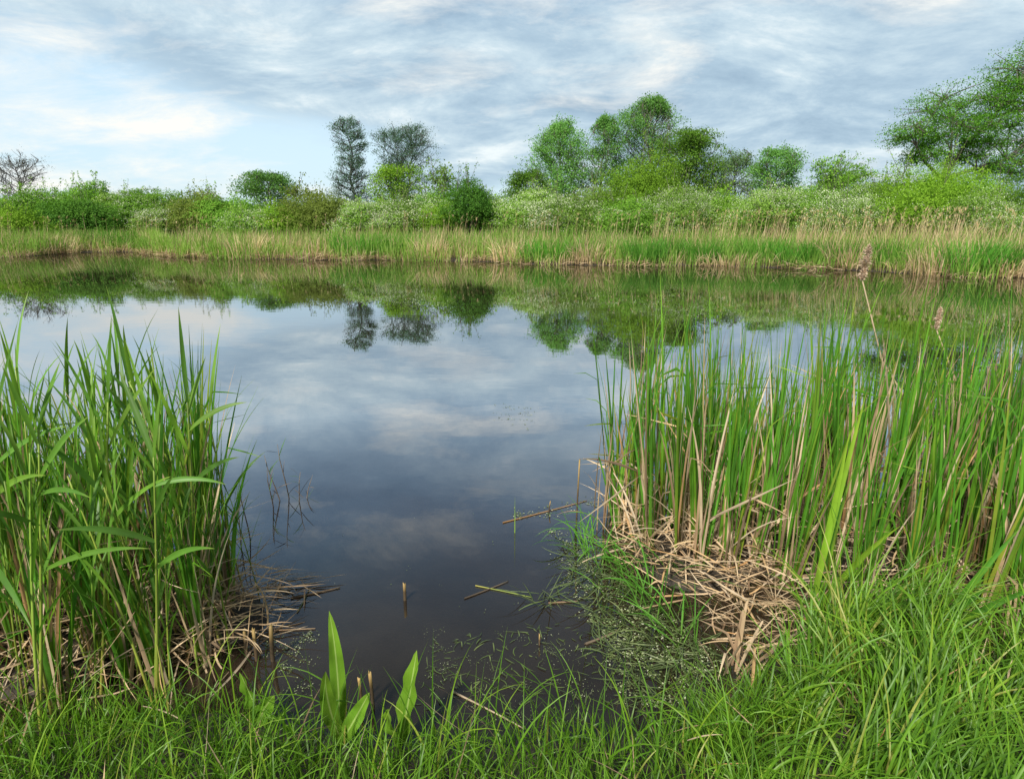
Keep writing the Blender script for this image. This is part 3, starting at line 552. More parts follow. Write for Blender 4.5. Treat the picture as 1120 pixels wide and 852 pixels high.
# ------------------------------------------------------------------ near beds: cattails and reeds
rng = np.random.default_rng(19)
def in_poly(poly, n):
    poly = np.array(poly); lo = poly.min(0); hi = poly.max(0); out_ = []
    while len(out_) < n:
        p = rng.uniform(lo, hi); c = False; j = len(poly) - 1
        for i in range(len(poly)):
            if (poly[i, 1] > p[1]) != (poly[j, 1] > p[1]) and p[0] < (poly[j, 0] - poly[i, 0]) * (p[1] - poly[i, 1]) / (poly[j, 1] - poly[i, 1]) + poly[i, 0]: c = not c
            j = i
        if c: out_.append(p)
    return np.array(out_)
GZ = lambda p: float(ground_z(np.array([p[0]]), np.array([p[1]]))[0])

def make_cattail(lab, grp, n_green, n_dry, h, dryonly=False):
    t = thing('cattail', lab, 'cattail', (0, 0, 0), 0, grp)
    fan = rng.uniform(0, PI)
    for i in range(n_green):
        mb = MB(); off = (i - n_green / 2) * .009; hd = fan + (0 if i % 2 else PI) + rng.normal(0, .5)
        blades(mb, [(math.cos(fan) * off, math.sin(fan) * off, 0)], hd, abs(rng.normal(.03, .06)), h * rng.uniform(.66, 1.12), rng.uniform(.013, .023), rng.choice([.12, .22, .4], p=[.5, .35, .15]) * rng.uniform(.5, 1.4), 9, rng.uniform(-1.5, 1.5), .35, rnd=rng.random() , curl=rng.normal(0, .3), kink_t=(rng.uniform(.6, .85) if rng.random() < .1 else 2), kink_a=1.3)
        mb.build('leaf', M['cattail'], t)
    for i in range(n_dry):
        mb = MB(); hd = rng.uniform(0, 6.3)
        brk = rng.random() < .22
        blades(mb, [(rng.normal() * .02, rng.normal() * .02, 0)], hd, abs(rng.normal(.05, .08)), h * rng.uniform(.35, .95), rng.uniform(.011, .021), rng.uniform(0, .45), 10, rng.uniform(-1.5, 1.5), .3, kink_t=(rng.uniform(.3, .75) if brk else 2), kink_a=rng.uniform(.8, 2.0), curl=rng.normal(0, .5))
        mb.build('dry_leaf', M['dry'], t)
    return t
def spaced(poly, n, c=8):
    out_ = []
    for i in range(n):
        q = in_poly(poly, c)
        if out_:
            o = np.array(out_); q = q[[np.argmax(((q[:, None] - o[None]) ** 2).sum(-1).min(1))]]
        out_.append(q[0])
    return np.array(out_)
LABR = 'green cattail with long upright leaves in the dense bed right of the open water'
LABL = 'green cattail with upright leaves in the reed clump left of the open water'
GRR, GRL = 'cattails of the bed right of the open water', 'cattails of the clump left of the open water'
protos = [make_cattail(LABR, GRR, int(rng.integers(8, 12)), int(rng.integers(6, 10)), 1.0) for _ in range(22)]
used = set()
def put(proto_list, i, p, rz, sc, lab=None, grp=None, tiltx=0, tilty=0):
    o = proto_list[i]
    if i in used or proto_list is not protos: o = copy_tree(o)
    else: used.add(i)
    o.location = (p[0], p[1], max(GZ(p), -.12) - .01); o.rotation_euler = (tilty, tiltx, rz); o.scale = (.8, .8, sc)
    if lab: o['label'] = lab; o['group'] = grp
    return o
RB = [on(*p)[:2] for p in [(664, 568), (698, 605), (775, 634), (850, 642), (930, 662), (1000, 680), (1130, 700), (1260, 715), (1260, 560), (1120, 520), (900, 528), (740, 535), (675, 545)]]
pts = spaced(RB, 196, 6)
for k, p in enumerate(pts):
    back = (p[1] - 2.4) / 2.2
    put(protos, k % 22, p, rng.uniform(0, 6.3), rng.uniform(.85, 1.40) * (1.0 + .02 * back), tiltx=rng.normal(.05, .05), tilty=rng.normal(0, .04))
LB = [on(*p)[:2] for p in [(-260, 640), (-60, 600), (90, 590), (190, 600), (240, 625), (262, 668), (228, 740), (120, 770), (0, 785), (-220, 790)]]
for k, p in enumerate(spaced(LB, 94, 5)):
    put(protos, k % 22, p, rng.uniform(0, 6.3), rng.uniform(.75, 1.25), LABL, GRL, tiltx=rng.normal(-.02, .11), tilty=rng.normal(0, .09))

def make_reed(lab, grp, h, nl, name='common_reed'):
    t = thing(name, lab, 'reed', (0, 0, 0), 0, grp); az = rng.uniform(0, 6.3); ln = rng.normal(0, .06, 2)
    z = np.linspace(0, 1, 8); pts_ = np.column_stack([ln[0] * z ** 1.5 * h, ln[1] * z ** 1.5 * h, z * h * .88]); mb = MB(); tube(mb, pts_, np.linspace(.005, .0022, 8), 6, rng.random()); mb.build('stem', M['reed_stem'], t)
    for i in range(nl):
        f = .28 + .72 * (i + .5) / nl; k = f * 7; j = min(int(k), 6); b_ = pts_[j] + (pts_[j + 1] - pts_[j]) * (k - j)
        mb = MB(); blades(mb, [b_], az + (i % 2) * PI + rng.normal(0, .5), rng.uniform(.15, .5) * (1.1 - .6 * f), rng.uniform(.24, .44) * (1 - .25 * abs(f - .6)), rng.uniform(.009, .018), rng.uniform(.05, .75), 8, rng.uniform(-.7, .7), .25, base_w=.35)
        mb.build('leaf', M['reed'], t)
    return t
rp = [make_reed('leafy green common reed in the clump left of the open water', 'common reeds of the clump left of the open water', 1.0, int(rng.integers(6, 10))) for _ in range(10)]
ru = set()
def put_reed(k, p, rz, sc, lab=None, grp=None):
    o = rp[k % 10]
    if k % 10 in ru: o = copy_tree(o)
    else: ru.add(k % 10)
    o.location = (p[0], p[1], max(GZ(p), -.15) - .01); o.rotation_euler = (rng.normal(0, .07), rng.normal(0, .09), rz); o.scale = (sc,) * 3
    if lab: o['label'] = lab
    if grp: o['group'] = grp
    return o
LB2 = [on(*p)[:2] for p in [(-260, 660), (-60, 640), (90, 610), (200, 605), (255, 640), (268, 700), (200, 765), (60, 790), (-60, 800), (-260, 800)]]
for k, p in enumerate(spaced(LB2, 140, 3)): put_reed(k, p, rng.uniform(0, 6.3), rng.uniform(.75, 1.28))
put_reed(3, on(170, 770, .1), .4, 1.05, 'nearest tall leafy reed standing in front of the clump left of the water')
put_reed(5, on(42, 790, .1), 2.2, 1.18, 'tall leafy reed at the left edge in the nearest row')
for k, (px, py, s_) in enumerate([(268, 650, .95), (285, 655, .7), (258, 632, 1.0)]): put_reed(60 + k, on(px, py), rng.uniform(0, 6.3), s_, ['slender reed standing in water at the rim of the left clump', 'shortest slender reed in water off the left clump', 'slender reed behind the rim of the left clump, in water'][k])

def big_reed(base, top, tips_, lab, w_=.02):
    p = on(*base); p[2] = max(GZ(p), 0) - .01; t = thing('common_reed', lab, 'reed', tuple(p)); e = at(*top, p[1] + .03) - p
    P = curve_pts((0, 0, 0), e, 0, 9, .01); mb = MB(); tube(mb, P, np.linspace(.006, .003, 9), 7, .6); mb.build('stem', M['reed_stem'], t)
    for (f_, px, py, dy, sg) in tips_:
        k = f_ * 8; j = min(int(k), 7); b_ = P[j] + (P[j + 1] - P[j]) * (k - j); mb = MB(); leaf_to(mb, b_, at(px, py, p[1] + dy) - p, w_ * rng.uniform(.8, 1.2), sg, 0, rnd=rng.random(), fold=.25, base_w=.45, facing=(rng.normal() * .3, -1, .6)); mb.build('leaf', M['reed'], t)
BIG = [
 ((172, 790), (168, 500), [(.95, 112, 462, -.05, 0.045), (1, 176, 425, .05, 0.009), (.9, 248, 530, .05, 0.045), (.8, 190, 520, -.1, 0.023), (.7, 60, 580, -.12, 0.045), (.6, 235, 600, -.1, 0.054), (1, 130, 405, .12, 0.018)], 'nearest broad leafed reed with pale stem before the left clump'),
 ((45, 800), (42, 470), [(.95, 2, 400, -.05, 0.027), (1, 66, 395, .08, 0.013), (.85, 98, 455, .0, 0.045), (.7, -30, 560, -.1, 0.036), (.55, 165, 600, -.08, 0.059), (.8, 100, 545, -.12, 0.045)], 'tall broad leafed reed near the left edge with arching leaves'),
 ((215, 720), (205, 440), [(1, 195, 335, .02, 0.000), (.9, 270, 440, .06, 0.045), (.8, 160, 400, -.05, 0.027), (.7, 262, 500, .0, 0.045), (.95, 225, 390, .1, 0.013)], 'tall reed at the water side of the left clump with the highest pointed leaf'),
 ((110, 760), (118, 440), [(1, 122, 345, .0, 0.000), (.9, 60, 372, -.03, 0.032), (.85, 172, 400, .05, 0.036), (.7, 40, 480, -.1, 0.045), (.6, 190, 520, -.05, 0.059)], 'tall reed in the middle of the left clump with wide spreading leaves'),
 ((-20, 790), (-10, 480), [(1, 20, 350, .0, 0.009), (.9, 75, 466, .0, 0.054), (.8, 50, 520, -.05, 0.054), (.6, 36, 690, -.2, 0.072)], 'reed half outside the left edge with one leaf hanging down')]

# litter: fallen straw of the two beds
lt = MB()
def litter(poly, n, zlo, zhi, lmin, lmax, mb, head=None):
    q = in_poly([on(*p)[:2] for p in poly], n); z0 = np.maximum(ground_z(q[:, 0], q[:, 1]), 0)
    hd = rng.uniform(0, 6.3, n) if head is None else rng.normal(head, .7, n)
    blades(mb, np.column_stack([q, z0 + rng.uniform(zlo, zhi, n)]), hd, rng.uniform(1.15, 1.72, n), rng.uniform(lmin, lmax, n), rng.uniform(.003, .010, n), rng.uniform(-.25, .5, n), 7, rng.uniform(-1.2, 1.2, n), .3, kink_t=np.where(rng.random(n) < .35, rng.uniform(.25, .8, n), 2), kink_a=rng.uniform(-.5, .6, n), curl=rng.normal(0, .5, n))
litter([(665, 590), (700, 595), (770, 605), (860, 620), (875, 650), (830, 668), (775, 675), (720, 648), (690, 622)], 270, .0, .10, .10, .40, lt)
litter([(700, 600), (1130, 640), (1200, 560), (900, 540), (720, 560)], 150, .05, .35, .2, .5, lt)
litter([(790, 655), (885, 655), (875, 715), (815, 735), (780, 700)], 130, .0, .10, .1, .35, lt)
litter([(880, 640), (1000, 655), (1130, 690), (1130, 640), (900, 610)], 160, .0, .2, .2, .5, lt)
n = 150; q = in_poly([on(*p)[:2] for p in [(655, 575), (700, 610), (800, 630), (860, 640), (880, 600), (740, 560)]], n)   # leaning dead leaves round the foot of the bed
blades(lt, np.column_stack([q, np.maximum(ground_z(q[:, 0], q[:, 1]), 0)]), rng.uniform(0, 6.3, n), rng.uniform(.3, 1.1, n), rng.uniform(.25, .6, n), rng.uniform(.008, .016, n), rng.uniform(0, 1.2, n), 8, rng.uniform(-1, 1, n), .3)
tag(lt.build('straw_litter', M['dry']), 'mat of fallen straw coloured cattail leaves at the foot of the right bed', 'leaf litter', kind='stuff')
l2 = MB()
litter([(150, 640), (255, 640), (300, 690), (285, 735), (200, 745), (60, 740), (60, 690)], 230, .0, .14, .15, .45, l2)
litter([(165, 640), (250, 630), (288, 690), (235, 735), (130, 715)], 260, .02, .20, .12, .42, l2)
litter([(-80, 690), (110, 690), (110, 770), (-80, 790)], 170, .0, .12, .12, .4, l2)
litter([(-200, 660), (0, 640), (200, 620), (200, 720), (0, 750), (-200, 770)], 200, .05, .35, .2, .6, l2)
litter([(235, 640), (290, 640), (330, 660), (300, 690), (250, 690)], 25, .0, .05, .1, .3, l2, -.1)
tag(l2.build('straw_litter', M['dry']), 'fallen straw and broken stems under the left reed clump', 'leaf litter', kind='stuff')

# ------------------------------------------------------------------ grass of the near bank
rng = np.random.default_rng(20)
def grass_pts(n, xr, yr, smin=-.02, smax=9):
    q = np.column_stack([rng.uniform(*xr, n), rng.uniform(*yr, n)]); s = sdist(q[:, 0], q[:, 1]); q = q[(s > smin) & (s < smax)]
    return q
ga = MB()
q = grass_pts(14000, (-2.2, 1.0), (.85, 2.5)); n = len(q); s = sdist(q[:, 0], q[:, 1])
clump = .5 + .5 * np.sin(q[:, 0] * 13 + 2 * np.sin(q[:, 1] * 9)) * np.sin(q[:, 1] * 15 + 1.5 * np.sin(q[:, 0] * 7))
blades(ga, np.column_stack([q, ground_z(q[:, 0], q[:, 1]) - .01]), rng.uniform(0, 6.3, n), np.abs(rng.normal(.1, .25, n)), (.05 + .10 * clump + .04 * (s > .15)) * rng.uniform(.5, 1.7, n), rng.uniform(.0022, .0062, n), rng.uniform(.2, 1.7, n), 5, rng.uniform(-1, 1, n), rnd=np.clip(.55 * rng.random(n) + .4 * clump + .05 * rng.normal(size=n), 0, .985))
q = grass_pts(1500, (-2.2, .7), (.85, 2.3)); n = len(q)       # taller single blades
blades(ga, np.column_stack([q, ground_z(q[:, 0], q[:, 1])]), rng.uniform(0, 6.3, n), np.abs(rng.normal(.05, .15, n)), rng.uniform(.2, .42, n), rng.uniform(.003, .007, n), rng.uniform(.3, 1.6, n), 8, rng.uniform(-1, 1, n), .3)
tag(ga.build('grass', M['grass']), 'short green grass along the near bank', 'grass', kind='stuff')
gb = MB()
def tufts(nt_, xr, yr, kb, lm, lx, wmin, wmax, headm, smin, hs=.6):
    q = grass_pts(nt_, xr, yr, smin)
    for p in q:
        if math.sin(p[0] * 7 + 2 * math.sin(p[1] * 5)) * math.sin(p[1] * 8 + 1.3) > .55: continue
        k = int(rng.integers(kb // 2, kb)); r_ = np.column_stack([np.full(k, p[0]) + rng.normal(0, .035, k), np.full(k, p[1]) + rng.normal(0, .035, k), np.zeros(k)]); r_[:, 2] = GZ(p) - .01
        h0 = headm + rng.normal(0, .35) + .8 * math.sin(p[0] * 3.1 + p[1] * 2.3)
        blades(gb, r_, rng.normal(h0, hs, k), np.abs(rng.normal(.2, .2, k)), rng.uniform(lm, lx, k) * rng.uniform(.65, 1.2), rng.uniform(wmin, wmax, k), rng.uniform(.8, 2.4, k), 9, rng.uniform(-.8, .8, k), .25, rnd=np.clip(rng.normal(.5, .32) * .6 + .5 * rng.random(k), 0, .985))
tufts(360, (.62, 3.2), (1.0, 3.0), 34, .20, .60, .003, .0095, .25, .09)
tufts(34, (.5, 1.1), (1.4, 2.4), 22, .15, .36, .003, .006, 2.2, -.03)
q = grass_pts(6000, (.55, 3.2), (.9, 3.0)); n = len(q)
blades(gb, np.column_stack([q, ground_z(q[:, 0], q[:, 1]) - .01]), rng.uniform(0, 6.3, n), np.abs(rng.normal(.1, .25, n)), rng.uniform(.08, .26, n), rng.uniform(.003, .006, n), rng.uniform(.2, 1.7, n), 5, rng.uniform(-1, 1, n))
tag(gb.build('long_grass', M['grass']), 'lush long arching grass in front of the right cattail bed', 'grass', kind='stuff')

gs = MB(); q = grass_pts(330, (-2.2, 3.2), (.9, 2.8), .05); n = len(q)
blades(gs, np.column_stack([q, ground_z(q[:, 0], q[:, 1]) + rng.uniform(0, .12, n)]), rng.uniform(0, 6.3, n), rng.uniform(.5, 1.6, n), rng.uniform(.1, .32, n), rng.uniform(.002, .006, n), rng.uniform(-.2, .8, n), 6, rng.uniform(-1, 1, n), .3)
tag(gs.build('dead_grass', M['dry']), 'scattered dead straw blades lying in the green bank grass', 'dead grass', kind='stuff')

# ------------------------------------------------------------------ single near things
rng = np.random.default_rng(21)
def leaf_to(mb, a, b, width, sag=.0, side=0.0, facing=(0, -1, .3), broad=False, rnd=.5, n=12, fold=.2, wav=0.0, base_w=.5):
    P = curve_pts(a, b, sag, n, side); d = np.gradient(P, axis=0); d /= np.linalg.norm(d, axis=1)[:, None]
    f_ = np.array(facing, float); w_ = np.cross(d, f_); w_ /= np.linalg.norm(w_, axis=1)[:, None]; nn = np.cross(w_, d)
    t = np.linspace(0, 1, n)
    pr = (np.sin(PI * np.clip(t, 0, 1) ** .8) ** .75 * .95 + .10 * (1 - t)) if broad else (base_w + (1 - base_w) * np.minimum(1, 3 * t)) * (1 - t ** 2.6)
    pr = pr + .02; js = np.array([-1, -.5, 0, .5, 1])
    hw = width * .5 * pr
    V = P[:, None] + w_[:, None] * (hw[:, None] * js)[..., None] + nn[:, None] * (hw[:, None] * (np.abs(js) * fold) + wav * hw[:, None] * np.sin(t * 19 + 1)[:, None] * js ** 2)[..., None]
    c = 5; F_ = [(i * c + j, i * c + j + 1, (i + 1) * c + j + 1, (i + 1) * c + j) for i in range(n - 1) for j in range(c - 1)]
    mb.add(V.reshape(-1, 3), F_, np.repeat(t, c), rnd, np.tile(js, n))

for a_ in BIG: big_reed(*a_)
def dock(base, tips_, lab):
    p = on(*base); p[2] = GZ(p); t = thing('dock_plant', lab, 'dock plant', tuple(p), 0, 'dock plants on the near bank')
    for (px, py, dy, wd, sg, sd) in tips_:
        e = at(px, py, p[1] + dy) - p; mb = MB(); leaf_to(mb, (rng.normal() * .01, rng.normal() * .01, 0), e, wd, sg, sd, broad=True, rnd=rng.random(), n=16, fold=.35, wav=.32, facing=(rng.normal() * .5, -1, .25)); mb.build('leaf', M['dock'], t)
dock((374, 822), [(360, 668, .06, .048, .05, .02), (356, 734, -.06, .052, .02, -.03), (404, 757, .0, .052, .03, .02)], 'broad leaved dock plant with the tallest upright leaf at the water edge')
dock((440, 822), [(456, 711, .05, .065, .04, .01), (425, 775, -.08, .06, .03, -.02)], 'dock plant with one wide leaf among thin grass right of the tallest dock')
dock((290, 800), [(262, 735, .03, .055, .02, 0), (300, 760, .0, .06, .02, 0)], 'low dock plant half hidden in grass by the left clump')
dock((985, 850), [(1010, 790, .05, .08, .05, 0), (975, 800, -.05, .07, .05, 0), (1000, 830, -.12, .08, .05, .05)], 'low dock plant with drooping leaves in the long grass')

# broken stalk stubs standing in the water
def stub(px, py, h, r, lab, lean=0.0, mat='stub', z=-.12):
    p = on(px, py); mb = MB(); tube(mb, [(0, 0, z), (lean * .3, 0, h * .3), (lean * .6, 0, h * .65), (lean, 0, h)], [r, r * .95, r * .9, r * .85], 8, rng.random(), .012)
    tag(mb.build('broken_stalk', M[mat], loc=(p[0], p[1], 0)), lab, 'broken stalk', 'broken stalks standing in the water')
stub(443, 656, .085, .008, 'short broken cattail stub standing alone in open water')
stub(590, 705, .045, .004, 'tiny brown stub in dark water left of the floating weed')
for px, py, h, r, lab in [(396, 770, .11, .006, 'brown broken stub beside the tallest dock leaf, left one of the pair'), (408, 768, .125, .007, 'thicker brown stub beside the tallest dock leaf, right one of the pair'), (298, 722, .16, .010, 'tallest brown stub at the rim of the left clump'), (281, 722, .14, .008, 'second brown stub beside the tallest one at the left clump'), (270, 716, .12, .008, 'third brown stub nearest the straw of the left clump')]: stub(px, py, h, r, lab, rng.normal() * .01)
for px, py, h, r, lab in [(630, 578, .42, .005, 'thin dry stalk standing alone left of the cattail bed'), (600, 560, .07, .004, 'short dark twig beside the green blade in the water')]: stub(px, py, h, r, lab, .01)
# dry upright bundle at the left corner of the right bed
p = on(659, 578); t = thing('dry_cattail', 'bundle of upright dry straw leaves at the water corner of the right bed', 'dead cattail', (p[0], p[1], -.03))
for i in range(6):
    mb = MB(); blades(mb, [(rng.normal() * .02, rng.normal() * .03, 0)], rng.normal(.2, 1), abs(rng.normal(.03, .05)), rng.uniform(.4, .72), .014, .08, 8, rng.uniform(-.6, .6), .3); mb.build('dry_leaf', M['dry'], t)
# single green blades
mb = MB(); p = on(563, 583); blades(mb, [(0, 0, -.15)], 1.5, .02, .37, .007, .03, 6, .3, .2); tag(mb.build('reed_shoot', M['cattail'], loc=(p[0], p[1], 0)), 'single thin green shoot standing in open water', 'reed shoot')
def broad_cattail(base, tips_, lab, w_):
    p = on(*base); p[2] = max(GZ(p), 0); t = thing('sweet_flag', lab, 'sweet flag', tuple(p))
    for (px, py, dy, sg) in tips_:
        mb = MB(); leaf_to(mb, (rng.normal() * .012, rng.normal() * .01, 0), at(px, py, p[1] + dy) - p, w_, sg, 0, rnd=rng.random(), fold=.25); mb.build('leaf', M['iris'], t)
broad_cattail((885, 680), [(948, 428, .1, .05), (930, 470, .0, .03), (985, 575, -.1, .1)], 'broad pale yellow green leaf fan in front of the right cattail bed', .032)
p = on(1000, 745); p[2] = .12; t = thing('sweet_flag', 'wide deep green leaves slanting across the lower right corner of the bed', 'sweet flag', tuple(p))
for (px, py, dy, sg) in [(1118, 575, .1, .06), (1082, 640, -.05, .08), (1150, 640, .0, .1)]:
    mb = MB(); leaf_to(mb, (rng.normal() * .015, 0, 0), at(px, py, p[1] + dy) - p, .032, sg, 0, rnd=.3, fold=.25); mb.build('leaf', M['cattail'], t)
# fluffy old cattail heads
def old_head(base, tip, bot, Yd, lab, r):
    p = on(*base); p = np.array([p[0], Yd, 0.0]); a = at(*bot, Yd); c = at(*tip, Yd + .05); t = thing('old_cattail', lab, 'cattail', (p[0], Yd, -.05))
    o0 = np.array([p[0], Yd, -.05]); mb = MB(); tube(mb, np.vstack([[(0, 0, 0)], [(a - o0) * np.array([.55, 1, .55])], [a - o0], [c - o0]]), [.006, .005, .004, .003], 6, .6); mb.build('stem', M['dry'], t)
    mb = MB(); n_ = 900; f_ = rng.random(n_); ax = (c - a); q_ = (a - o0) + ax * f_[:, None]; rr = r * (.45 + .75 * np.sin(PI * np.clip(f_ * .9 + .1, 0, 1))) * (1 + .5 * np.sin(f_ * 17) * .5)
    th = rng.uniform(0, 6.3, n_); blades(mb, q_ + np.column_stack([np.cos(th), np.sin(th), np.zeros(n_)]) * (rr * .25 * rng.random(n_))[:, None], th, rng.uniform(.5, 1.9, n_), rr * rng.uniform(.5, 1.15, n_), .006, rng.uniform(-.6, .8, n_), 3, rng.uniform(-1, 1, n_)); mb.build('seed_head', M['fluff'], t)
old_head((925, 470), (951, 268), (943, 306), 4.3, 'old cattail with the largest fluffy seed head rising over the far water', .03)
old_head((1012, 480), (1029, 336), (1024, 360), 4.2, 'old cattail with a small pale fluffy head among green leaves', .017)
# thin dead stems standing in water right of the left clump
def dead_stem(px, py, h, lean, lab, nb=5):
    p = on(px, py); t = thing('dead_reed', lab, 'dead reed', (p[0], p[1], -.1), 0, 'dead reeds standing in the water'); mb = MB(); a = np.array([(0, 0, 0), (lean * .4, .01, h * .4), (lean * .8, .0, h * .8), (lean, 0.02, h)]); tube(mb, a, [.004, .0035, .0025, .0012], 5, rng.random())
    mb.build('stem', M['dark_dry'], t)
    for i in range(nb):
        f_ = rng.uniform(.25, .95); b_ = np.array([lean * f_, 0, h * f_]); mb = MB(); blades(mb, [b_], rng.uniform(0, 6.3), rng.uniform(.3, 1.2), rng.uniform(.06, .16), .005, rng.uniform(0, .6), 4, rng.uniform(-1, 1)); mb.build('leaf', M['dark_dry' if rng.random() < .6 else 'reed'], t)
for px, py, h, ln, lab in [(318, 545, .46, -.06, 'tallest thin dead reed standing in water off the left clump'), (310, 548, .40, -.10, 'thin dead reed leaning toward the left clump'), (325, 550, .30, .03, 'short dead reed leaning toward open water'), (300, 555, .34, -.03, 'thin dead reed nearest the left clump'), (275, 590, .42, -.04, 'dark dead reed between the left clump and the thin tuft'), (262, 600, .36, .02, 'dark dead reed touching the left clump'), (331, 545, .2, .05, 'shortest bent dead reed of the thin tuft')]: dead_stem(px, py, h, ln, lab)
# floating sticks and straw
def floating(a, b, w_, lab, mat='dry', name='floating_stalk', bow=.01):
    A, B_ = on(*a), on(*b); mb = MB(); mid = (A + B_) / 2; P = curve_pts(A - mid, B_ - mid, 0, 6, bow); P[:, 2] = .004; tube(mb, P, np.linspace(w_, w_ * .6, 6), 6, rng.random())
    tag(mb.build(name, M[mat], loc=tuple(mid)), lab, 'floating stalk', 'stalks floating on the pond')
floating((550, 572), (642, 548), .004, 'pale floating stalk running from the green shoot toward the cattail bed')
floating((508, 655), (556, 636), .004, 'reddish brown drowned stalk in the middle of the dark water', 'dark_dry')
floating((520, 641), (582, 654), .003, 'thin green floating stalk touching the drifting weed', 'reed_stem')
floating((600, 660), (632, 658), .005, 'short straw piece floating beside the drifting weed')
floating((495, 757), (572, 797), .004, 'long bare twig lying from the bank grass into the water')
floating((318, 655), (372, 643), .005, 'bent straw stalk drifting out from the left clump')
floating((325, 670), (338, 645), .003, 'pale forked twig floating near the drifting straw', 'duckweed')
floating((300, 690), (345, 688), .004, 'straw stalk floating below the drifting straw')
floating((640, 705), (676, 690), .006, 'dark drowned stick beside the floating weed', 'dark_dry')
# raft of straw off the left clump
ra = MB(); n = 45; q = in_poly([on(*p)[:2] for p in [(280, 628), (335, 632), (345, 646), (320, 660), (285, 660)]], n)
blades(ra, np.column_stack([q, rng.uniform(.003, .045, n)]), rng.normal(-.1, .8, n), rng.uniform(1.4, 1.62, n), rng.uniform(.06, .18, n), rng.uniform(.004, .008, n), .1, 5, rng.uniform(-1, 1, n), .3)
tag(ra.build('straw_raft', M['dry']), 'drifting raft of broken straw off the left clump', 'leaf litter', kind='stuff')
# bent pale tuft between the bank grass and the bed
p = on(806, 742); p[2] = max(GZ(p), .02); t = thing('broken_cattail', 'broken pale straw tuft folded over in front of the long grass', 'dead cattail', tuple(p), 0)
for (hd, tl, ln_, kt, ka) in [(.6, .1, .34, .72, 1.9), (1.0, .22, .38, .75, 1.6), (.2, .3, .3, .8, 1.8), (2.6, .15, .28, .7, 1.5), (-.3, .45, .3, 2, 0), (3.3, .4, .22, 2, 0), (1.5, .05, .26, .6, 2.1), (.4, .6, .26, .5, .8), (4.2, .5, .3, .6, 1.2), (5.2, .3, .34, .65, 1.7), (0, .7, .32, 2, 0), (2.2, .6, .3, .5, .9)]:
    mb = MB(); blades(mb, [(rng.normal() * .035, rng.normal() * .03, 0)], hd, tl, ln_, .015, .25, 10, rng.uniform(-.5, .5), .4, kink_t=kt, kink_a=ka); mb.build('dry_leaf', M['dry'], t)
# green blades trailing into the water at the corner of the bed
for (base, tp_, lab) in [((660, 612), (625, 590), 'green sedge tuft between the corner tuft and the straw of the right bed'), ((672, 632), (628, 622), 'green sedge tuft leaning over the water just below the corner tuft'), ((720, 672), (690, 640), 'dark green sedge tuft at the lower edge of the straw mat'), ((735, 640), (720, 700), 'green sedge tuft growing through the straw mat of the right bed'), ((648, 590), (610, 600), 'green sedge tuft at the very tip of the right bed'), ((640, 605), (606, 570), 'green sedge tuft drooping into the water at the corner of the right bed'), ((700, 650), (660, 620), 'green sedge tuft hanging over the floating weed below the straw'), ((742, 700), (700, 660), 'green sedge tuft lowest at the floating weed by the bank')]:
    p = on(*base); t_ = MB(); k = 15; d_ = on(*tp_) - p
    blades(t_, np.column_stack([rng.normal(0, .05, k), rng.normal(0, .05, k), np.zeros(k)]), rng.normal(math.atan2(d_[1], d_[0]), 1.3, k), rng.uniform(.3, .9, k), rng.uniform(.16, .36, k), rng.uniform(.005, .009, k), rng.uniform(.6, 1.5, k), 8, rng.uniform(-1, 1, k), .3)
    tag(t_.build('sedge_tuft', M['far_tuft'], loc=(p[0], p[1], .0)), lab, 'sedge tuft', 'sedge tufts at the water edge')
p = on(592, 655); t_ = MB(); k = 26; blades(t_, np.column_stack([rng.normal(0, .05, k), rng.normal(0, .05, k), np.zeros(k)]), rng.uniform(0, 6.3, k), rng.uniform(.5, 1.5, k), rng.uniform(.06, .24, k), rng.uniform(.004, .007, k), rng.uniform(.1, .6, k), 6, rng.uniform(-1, 1, k), .3)
tag(t_.build('drifting_weed', M['weed'], loc=(p[0], p[1], .005)), 'small green weed clump drifting in dark water off the bed', 'pond weed')

# duckweed, petals and scum: nobody could count it
dw = MB()
def specks(poly, n, smin, smax, cl=24):
    q = in_poly([on(*p)[:2] for p in poly], max(1, n // cl)); q = np.repeat(q, cl, 0) + rng.normal(0, 1, (len(q) * cl, 2)) * np.repeat(rng.uniform(.008, .035, len(q)), cl)[:, None]; m_ = len(q)
    a = rng.uniform(0, 6.3, m_); s_ = rng.uniform(smin, smax, m_) * .5; k = 8; th = np.linspace(0, 2 * PI, k, endpoint=False)
    ex = np.cos(th)[None] * s_[:, None]; ey = np.sin(th)[None] * s_[:, None] * rng.uniform(.35, .8, m_)[:, None]
    x_ = q[:, :1] + ex * np.cos(a)[:, None] - ey * np.sin(a)[:, None]; y_ = q[:, 1:] + ex * np.sin(a)[:, None] + ey * np.cos(a)[:, None]
    z0 = np.maximum(ground_z(q[:, 0], q[:, 1]), 0)[:, None] + .003 + rng.uniform(0, .003, m_)[:, None] + np.zeros_like(x_)
    V = np.stack([x_, y_, z0], -1).reshape(-1, 3); b_ = np.arange(m_) * k
    f = np.concatenate([np.stack([b_, b_ + 1, b_ + 2, b_ + 3], 1), np.stack([b_, b_ + 3, b_ + 4, b_ + 7], 1), np.stack([b_ + 4, b_ + 5, b_ + 6, b_ + 7], 1)])
    dw.add(V, f, 0, np.repeat(rng.random(m_), k))
specks([(600, 575), (650, 610), (700, 660), (760, 690), (790, 730), (745, 772), (690, 785), (660, 700), (620, 640)], 2000, .003, .011)
specks([(690, 655), (760, 690), (780, 730), (730, 770), (690, 760), (650, 690)], 1300, .003, .012)
specks([(560, 560), (650, 545), (660, 552), (570, 572)], 160, .005, .014, 5)
specks([(470, 690), (700, 690), (700, 790), (560, 795), (480, 790)], 700, .002, .005, 14)
specks([(350, 560), (600, 560), (640, 700), (340, 760)], 36, .003, .007, 2)
